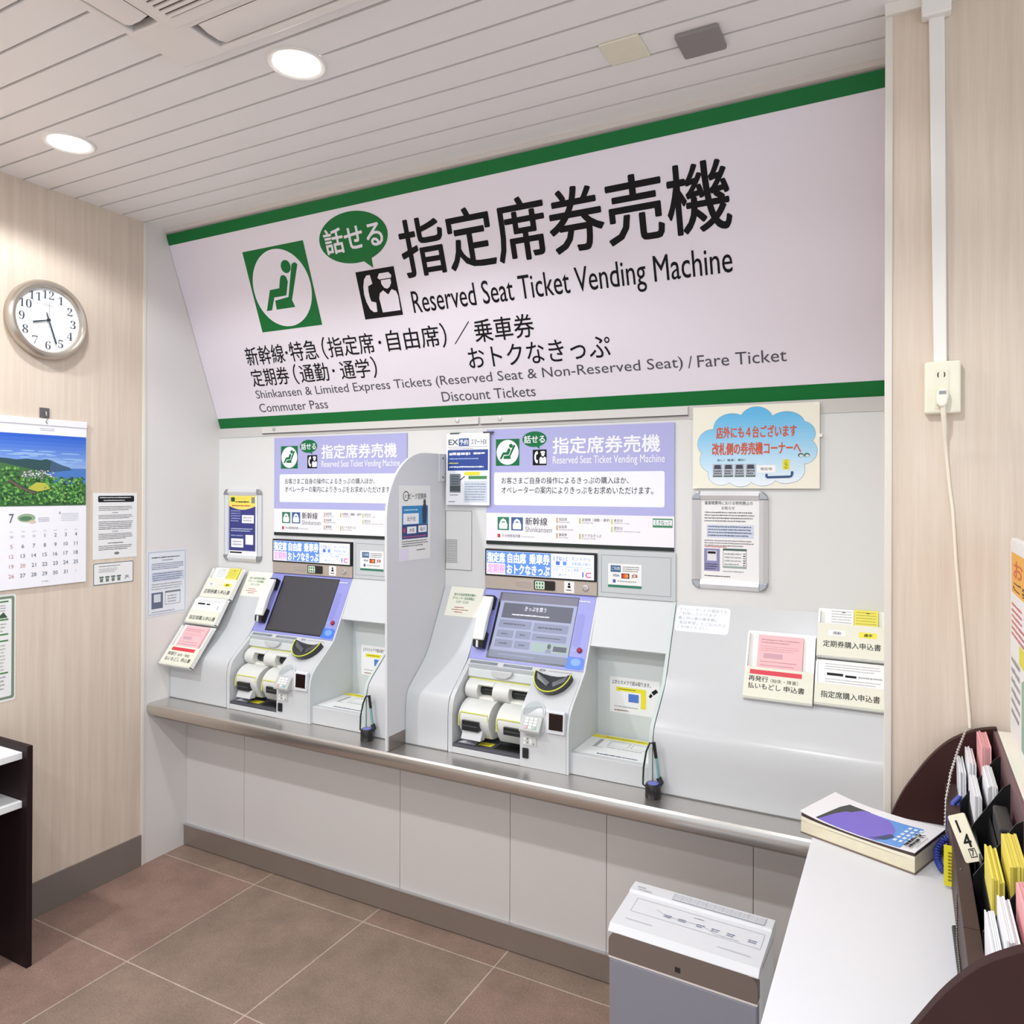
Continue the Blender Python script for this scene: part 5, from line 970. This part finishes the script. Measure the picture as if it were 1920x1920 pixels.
def chain(path, r, m, nm, lab):
    b = MB(); pts = []
    P = [Vector(p) for p in path]
    for a, c in zip(P, P[1:]):
        n = max(2, int((c - a).length / (r * 2.2)))
        for k in range(n): pts.append(a + (c - a) * k / n)
    for p in pts: b.lathe([(0.0001, -r), (r * .75, -r * .6), (r, 0), (r * .75, r * .6), (0.0001, r)], p, Z_, m, 8)
    b.tube(P, r * 0.4, m, 6); return tag(b.build(nm, smooth=60), lab, 'chain')
chain([(0.122, 2.056, 1.160), (0.105, 2.02, 1.125), (0.088, 1.98, 1.08), (0.078, 1.95, 1.03), (0.076, 1.93, 0.98), (0.072, 1.92, 0.945), (0.062, 1.90, 0.929)], 0.0034, mat((190, 186, 180), 0.35, metal=0.7), 'bead_chain', 'grey bead chain hanging from the far end panel of the rack')
chain([(0.088, 1.60, 1.03), (0.079, 1.56, 1.0), (0.076, 1.48, 0.960), (0.078, 1.38, 0.936), (0.079, 1.24, 0.930), (0.076, 1.18, 0.929)], 0.0022, mat((120, 116, 112), 0.35, metal=0.7), 'bead_chain', 'dark bead chain lying along the foot of the rack')
t = thing('bent_wire', 'thin bent wire loop lying near the near end panel', 'wire', (0.06, 1.2, ZT))
MB().tube([(0.076, 1.29, ZT + 0.0015), (0.068, 1.285, ZT + 0.0015), (0.069, 1.265, ZT + 0.0015), (0.060, 1.245, ZT + 0.0015), (0.058, 1.225, ZT + 0.0015), (0.070, 1.19, ZT + 0.0015), (0.077, 1.18, ZT + 0.0015)], 0.0013, mat((120, 120, 126), 0.4, metal=0.6), 6).build('wire', t)
p = tag(MB().tube([(0.077, 1.58, ZT + 0.006), (0.079, 1.40, ZT + 0.006)], 0.0045, mat((30, 30, 34), 0.35), 10).build('pen'), 'black pen lying at the foot of the rack', 'pen')
MB().tube([(0.079, 1.40, ZT + 0.006), (0.0793, 1.375, ZT + 0.006)], [0.0045, 0.001], mat((200, 120, 60), 0.4), 10).build('pen_tip', p)
p = tag(MB().tube([(0.074, 1.36, ZT + 0.0065), (0.078, 1.20, ZT + 0.0065)], 0.005, mat((220, 224, 226), 0.25), 10).build('pen'), 'clear barrelled pen beside the bent wire', 'pen')
MB().tube([(0.0755, 1.30, ZT + 0.0067), (0.0775, 1.22, ZT + 0.0067)], 0.0052, mat((30, 60, 80), 0.35), 10).build('pen_grip', p)

# ------------------------------------------------------------------ thick timetable book on the table
a = Vector((-0.221, 1.862, ZT)); ang = math.atan2(1.766 - 1.864, 0.030 - (-0.217)); t = thing('timetable_book', 'thick dog-eared timetable book with a purple train cover on the white table', 'book', a, rz=ang)
bw, bd = 0.254, 0.170
def curl(x, y): return 0.004 * max(0, 1 - x / 0.06) ** 2 * (1.0 - 0.4 * y / bd)
def slab(z0, z1, m, nm, ins=0.0, cu=0.0, bev=0.0):
    b = MB(); nx, ny = 14, 6; v = []
    for zz, kk in ((z0, cu * 0.7), (z1, cu)):
        for i in range(nx + 1):
            for j in range(ny + 1):
                x = ins + (bw - 2 * ins) * i / nx; y = ins + (bd - 2 * ins) * j / ny; v.append((x, y, zz + curl(x, y) * kk - 0.006 * kk * math.sin(math.pi * x / bw)))
    n = (nx + 1) * (ny + 1); id_ = lambda k, i, j: k * n + i * (ny + 1) + j; f = []
    for i in range(nx):
        for j in range(ny): f.append((id_(1, i, j), id_(1, i + 1, j), id_(1, i + 1, j + 1), id_(1, i, j + 1))); f.append((id_(0, i, j + 1), id_(0, i + 1, j + 1), id_(0, i + 1, j), id_(0, i, j)))
    for i in range(nx): f.append((id_(0, i, 0), id_(0, i + 1, 0), id_(1, i + 1, 0), id_(1, i, 0))); f.append((id_(1, i, ny), id_(1, i + 1, ny), id_(0, i + 1, ny), id_(0, i, ny)))
    for j in range(ny): f.append((id_(0, nx, j), id_(0, nx, j + 1), id_(1, nx, j + 1), id_(1, nx, j))); f.append((id_(1, 0, j), id_(1, 0, j + 1), id_(0, 0, j + 1), id_(0, 0, j)))
    b.add(v, f, m); return b.build(nm, t, local=True, smooth=40)
slab(0.0005, 0.004, mat((120, 100, 90), 0.5), 'back_cover'); slab(0.004, 0.030, mat((226, 218, 192), 0.7, noise=0.06, scale=60), 'page_block', 0.001)
slab(0.030, 0.038, mat((234, 228, 206), 0.6), 'page_block', 0.001, 0.5); slab(0.038, 0.046, mat((70, 52, 52), 0.5, noise=0.3, scale=120), 'colour_pages', 0.0015, 1.0)
cv = slab(0.046, 0.048, mat((242, 240, 244), 0.25), 'front_cover', 0.0, 1.3)
b = MB()
def cz(x, y): return 0.0484 + curl(x, y) * 1.3 - 0.0078 * math.sin(math.pi * x / bw)
def cpoly(pts, m, h, sub=8):
    # fan of quads strips over curved cover: scan in x
    xs = sorted(p[0] for p in pts); x0, x1 = xs[0], xs[-1]
    def span(x):
        ys = []
        for (ax, ay), (bx, by) in zip(pts, pts[1:] + pts[:1]):
            if (ax - x) * (bx - x) <= 0 and ax != bx: ys.append(ay + (by - ay) * (x - ax) / (bx - ax))
        return (min(ys), max(ys)) if ys else (0, 0)
    for k in range(sub):
        xa = x0 + (x1 - x0) * (k + (1e-4 if k == 0 else 0)) / sub; xb = x0 + (x1 - x0) * (k + 1 - (1e-4 if k == sub - 1 else 0)) / sub; (l0, h0), (l1, h1) = span(xa), span(xb)
        b.add([(xa, l0, cz(xa, l0) + h), (xb, l1, cz(xb, l1) + h), (xb, h1, cz(xb, h1) + h), (xa, h0, cz(xa, h0) + h)], [(0, 1, 2, 3)], m)
PU = mat((118, 96, 206), 0.3)
cpoly([(0.045, 0.006), (0.222, 0.003), (0.222, 0.132), (0.060, 0.140)], mat((92, 152, 226), 0.3), 0.0002, 10)
cpoly([(0.034, 0.006), (0.100, 0.006), (0.100, 0.140), (0.045, 0.140)], mat((40, 44, 48), 0.3), 0.0004, 8)
cpoly([(0.040, 0.006), (0.168, 0.004), (0.190, 0.040), (0.182, 0.082), (0.150, 0.128), (0.085, 0.140), (0.078, 0.108), (0.056, 0.092)], PU, 0.0006, 14)
cpoly([(0.155, 0.008), (0.185, 0.022), (0.192, 0.050), (0.180, 0.060), (0.168, 0.030)], mat((40, 50, 110), 0.3), 0.0008, 8)
for x in (0.195, 0.207, 0.219):
    for y in (0.03, 0.05, 0.07, 0.09, 0.11): cpoly([(x, y), (x + 0.007, y), (x + 0.007, y + 0.012), (x, y + 0.012)], mat((226, 236, 248), 0.4), 0.0008, 1)
b.build('cover_picture', cv, local=True)
# lettering on the cover
s = Sheet((0, 0, 0.0500), Vector((0, 1, 0)), Vector((-1, 0, 0)), 0.0); s.text('R', 0.078, -0.240, 0.094, -0.224, INK, 1, bold=0.02); s.dashes(0.012, -0.242, 0.074, -0.224, 2, INK, 1, fill=0.8); s.dashes(0.02, -0.250, 0.10, -0.246, 1, GREY, 1); s.build('cover_lettering', cv, local=True)

# ------------------------------------------------------------------ air purifier
t = thing('air_purifier', 'white air purifier with grey front standing on the tiles by the table', 'air purifier', (-0.512, 2.005, 0), rz=math.radians(-2.4))
PWH = mat((222, 222, 226), 0.4)
W2, D2 = 0.198, 0.10
foot = rrect(-W2, -D2, W2, D2, 0.03, 6)
MB().prism(foot, 0.012, 0.545, mat((226, 226, 230), 0.4), axis='z').build('body', t, local=True, smooth=40)
MB().prism(rrect(-W2 + 0.02, -D2 + 0.02, W2 - 0.02, D2 - 0.02, 0.02), 0.0005, 0.0118, mat((120, 120, 124), 0.5), axis='z').build('base', t, local=True)
fr = [(-W2 + 0.004, 0.02), (W2 - 0.004, 0.02), (W2 - 0.004, 0.470), (-W2 + 0.004, 0.470)]
MB().prism([(x, z) for x, z in fr], -D2 - 0.012, -D2 + 0.02, mat((140, 140, 152), 0.35), axis='y').build('front_panel', t, local=True, bevel=0.004)
MB().prism([(-W2 + 0.003, 0.4705), (W2 - 0.003, 0.4705), (W2 - 0.003, 0.4755), (-W2 + 0.003, 0.4755)], -D2 - 0.012, -D2 + 0.02, mat((236, 226, 222), 0.4), axis='y').build('front_line', t, local=True)
cb_ = [(-W2 + 0.003, 0.476)] + [(W2 - 0.003, 0.476), (W2 - 0.003, 0.515)] + [(W2 - 0.028 + 0.025 * math.cos(math.radians(a_)), 0.515 + 0.025 * math.sin(math.radians(a_))) for a_ in range(15, 91, 15)] + [(-W2 + 0.028 - 0.025 * math.sin(math.radians(a_)), 0.515 + 0.025 * math.cos(math.radians(a_))) for a_ in range(0, 91, 15)]
band = MB().prism(cb_, -D2 - 0.0125, -D2 + 0.02, mat((120, 106, 100), 0.4), axis='y').build('control_band', t, local=True)
MB().box(-0.011, 0.003, -D2 - 0.0133, -D2 - 0.012, 0.490, 0.503, mat((40, 38, 40), 0.3)).build('sensor_window', band, local=True)
# top cover slopes up to the back
top = [(-D2 - 0.012, 0.538), (-D2 - 0.012, 0.541), (-D2 + 0.004, 0.556), (D2 - 0.055, 0.572), (D2 - 0.050, 0.578), (D2 - 0.006, 0.580), (D2, 0.574), (D2, 0.54)]
tc_ = MB().prism(top, -W2, W2, PWH).build('top_cover', t, local=True, smooth=30, bevel=0.010, seg=3)
s = Sheet((0, -D2 + 0.004, 0.5562), X_, Vector((0, 0.141, 0.016)), 0.0004); GB_ = mat((110, 116, 150), 0.5)
s.frame(-0.165, 0.065, 0.185, 0.125, 0.001, LGREY); s.rect(-0.165, 0.03, -0.09, 0.034, mat((200, 200, 206), 0.5)); s.rect(0.085, 0.028, 0.17, 0.032, mat((200, 200, 206), 0.5))
for x in (-0.075, -0.035, 0.015, 0.055, 0.095, 0.150): s.dashes(x, 0.078, x + 0.022, 0.092, 2, GB_)
s.line([(-0.10, 0.10), (-0.07, 0.085), (0.03, 0.088), (0.07, 0.072), (0.13, 0.072)], 0.0012, LGREY); s.dashes(0.0, 0.108, 0.035, 0.113, 1, GREY); s.build('control_panel', tc_, local=True)
g = MB().box(-0.075, 0.175, D2 - 0.046, D2 - 0.014, 0.5795, 0.5808, mat((176, 178, 186), 0.5))
for k in range(4): g.box(-0.075, 0.175, D2 - 0.044 + k * 0.008, D2 - 0.041 + k * 0.008, 0.5808, 0.5826, PWH)
for k in range(12): g.box(-0.075 + k * 0.0227, -0.0735 + k * 0.0227, D2 - 0.046, D2 - 0.014, 0.5808, 0.5830, PWH)
g.build('air_outlet', tc_, local=True)
s = Sheet((0, 0, 0.5802), X_, Y_, 0.0003); s.dashes(-0.18, D2 - 0.034, -0.15, D2 - 0.028, 1, GB_); s.dashes(-0.175, D2 - 0.046, -0.13, D2 - 0.041, 1, GREY); s.build('rear_print', tc_, local=True)

# ------------------------------------------------------------------ ceiling cassette and plates
t = thing('air_conditioner', 'white square ceiling cassette air conditioner in the plank ceiling', 'air conditioner', (-1.345, 0.96, H))
AX0, AX1, AY0, AY1 = -1.82, -0.87, 0.485, 1.435; ZA = H - 0.030; AW = mat((238, 232, 228), 0.4)
fr = MB()
# frame with four slots: central block, corners, outer rim
IX0, IX1, IY0, IY1 = AX0 + 0.143, AX1 - 0.143, AY0 + 0.143, AY1 - 0.143
for q in ((AX0, AX1, AY0, AY0 + 0.025), (AX0, AX1, AY1 - 0.025, AY1), (AX0, AX0 + 0.025, AY0, AY1), (AX1 - 0.025, AX1, AY0, AY1)): fr.box(*q, ZA, H, AW)
for cx_, cy_ in ((AX0, AY0), (AX1 - 0.175, AY0), (AX0, AY1 - 0.175), (AX1 - 0.175, AY1 - 0.175)): fr.box(cx_ + 0.001, cx_ + 0.174, cy_ + 0.001, cy_ + 0.174, ZA - 0.0005, H, AW)
fr.box(AX0 + 0.12, AX1 - 0.12, AY0 + 0.12, AY1 - 0.12, ZA - 0.0002, H, AW)
fr.build('panel_frame', t, bevel=0.004)
MB().box(AX0 + 0.02, AX1 - 0.02, AY0 + 0.02, AY1 - 0.02, H - 0.006, H - 0.001, mat((24, 26, 30), 0.7)).build('duct_throat', t)
# louvers
def louver(n0, axis):
    pr = [(0, 0), (0.03, -0.006), (0.065, -0.006), (0.09, 0.002), (0.09, 0.006), (0.05, 0.002), (0.02, 0.003)]
    b = MB()
    if axis == 'x+': b.prism([(AY1 - 0.122 + p[0], ZA - 0.001 + p[1]) for p in pr], AX0 + 0.205, AX1 - 0.205, AW, 'x')
    if axis == 'x-': b.prism([(AY0 + 0.122 - p[0], ZA - 0.001 + p[1]) for p in pr], AX0 + 0.205, AX1 - 0.205, AW, 'x')
    if axis == 'y-': b.prism([(AX0 + 0.122 - p[0], ZA - 0.001 + p[1]) for p in pr], AY0 + 0.205, AY1 - 0.205, AW, 'y')
    if axis == 'y+': b.prism([(AX1 - 0.122 + p[0], ZA - 0.001 + p[1]) for p in pr], AY0 + 0.205, AY1 - 0.205, AW, 'y')
    b.build('louver', t, smooth=40)
for ax in ('x+', 'x-', 'y-', 'y+'): louver(0, ax)
gr = MB().box(IX0, IX1, IY0, IY1, ZA - 0.008, ZA, AW)
gr.build('intake_panel', t, bevel=0.003)
sl = MB().box(IX0 + 0.034, IX1 - 0.034, IY0 + 0.036, IY1 - 0.036, ZA - 0.0085, ZA - 0.007, mat((110, 92, 86), 0.6))
for k in range(34):
    y = IY0 + 0.038 + k * (IY1 - IY0 - 0.072) / 34; sl.box(IX0 + 0.034, IX1 - 0.034, y, y + 0.009, ZA - 0.013, ZA - 0.008, AW)
sl.build('intake_grille', t)

s = MB().box(-0.754, -0.640, 1.912, 2.022, H - 0.006, H - 0.0005, mat((232, 226, 204), 0.5, noise=0.05, scale=30, bump=0.6))
tag(s.build('cover_patch', bevel=0.003), 'cream taped cover patch on the ceiling, left of the grey plate', 'cover')
tag(MB().prism(rrect(-0.557, 1.963, -0.440, 2.077, 0.008), H - 0.012, H - 0.0005, mat((140, 134, 132), 0.5), axis='z').build('ceiling_plate', bevel=0.003), 'square grey plate on the ceiling near the right wall', 'plate')
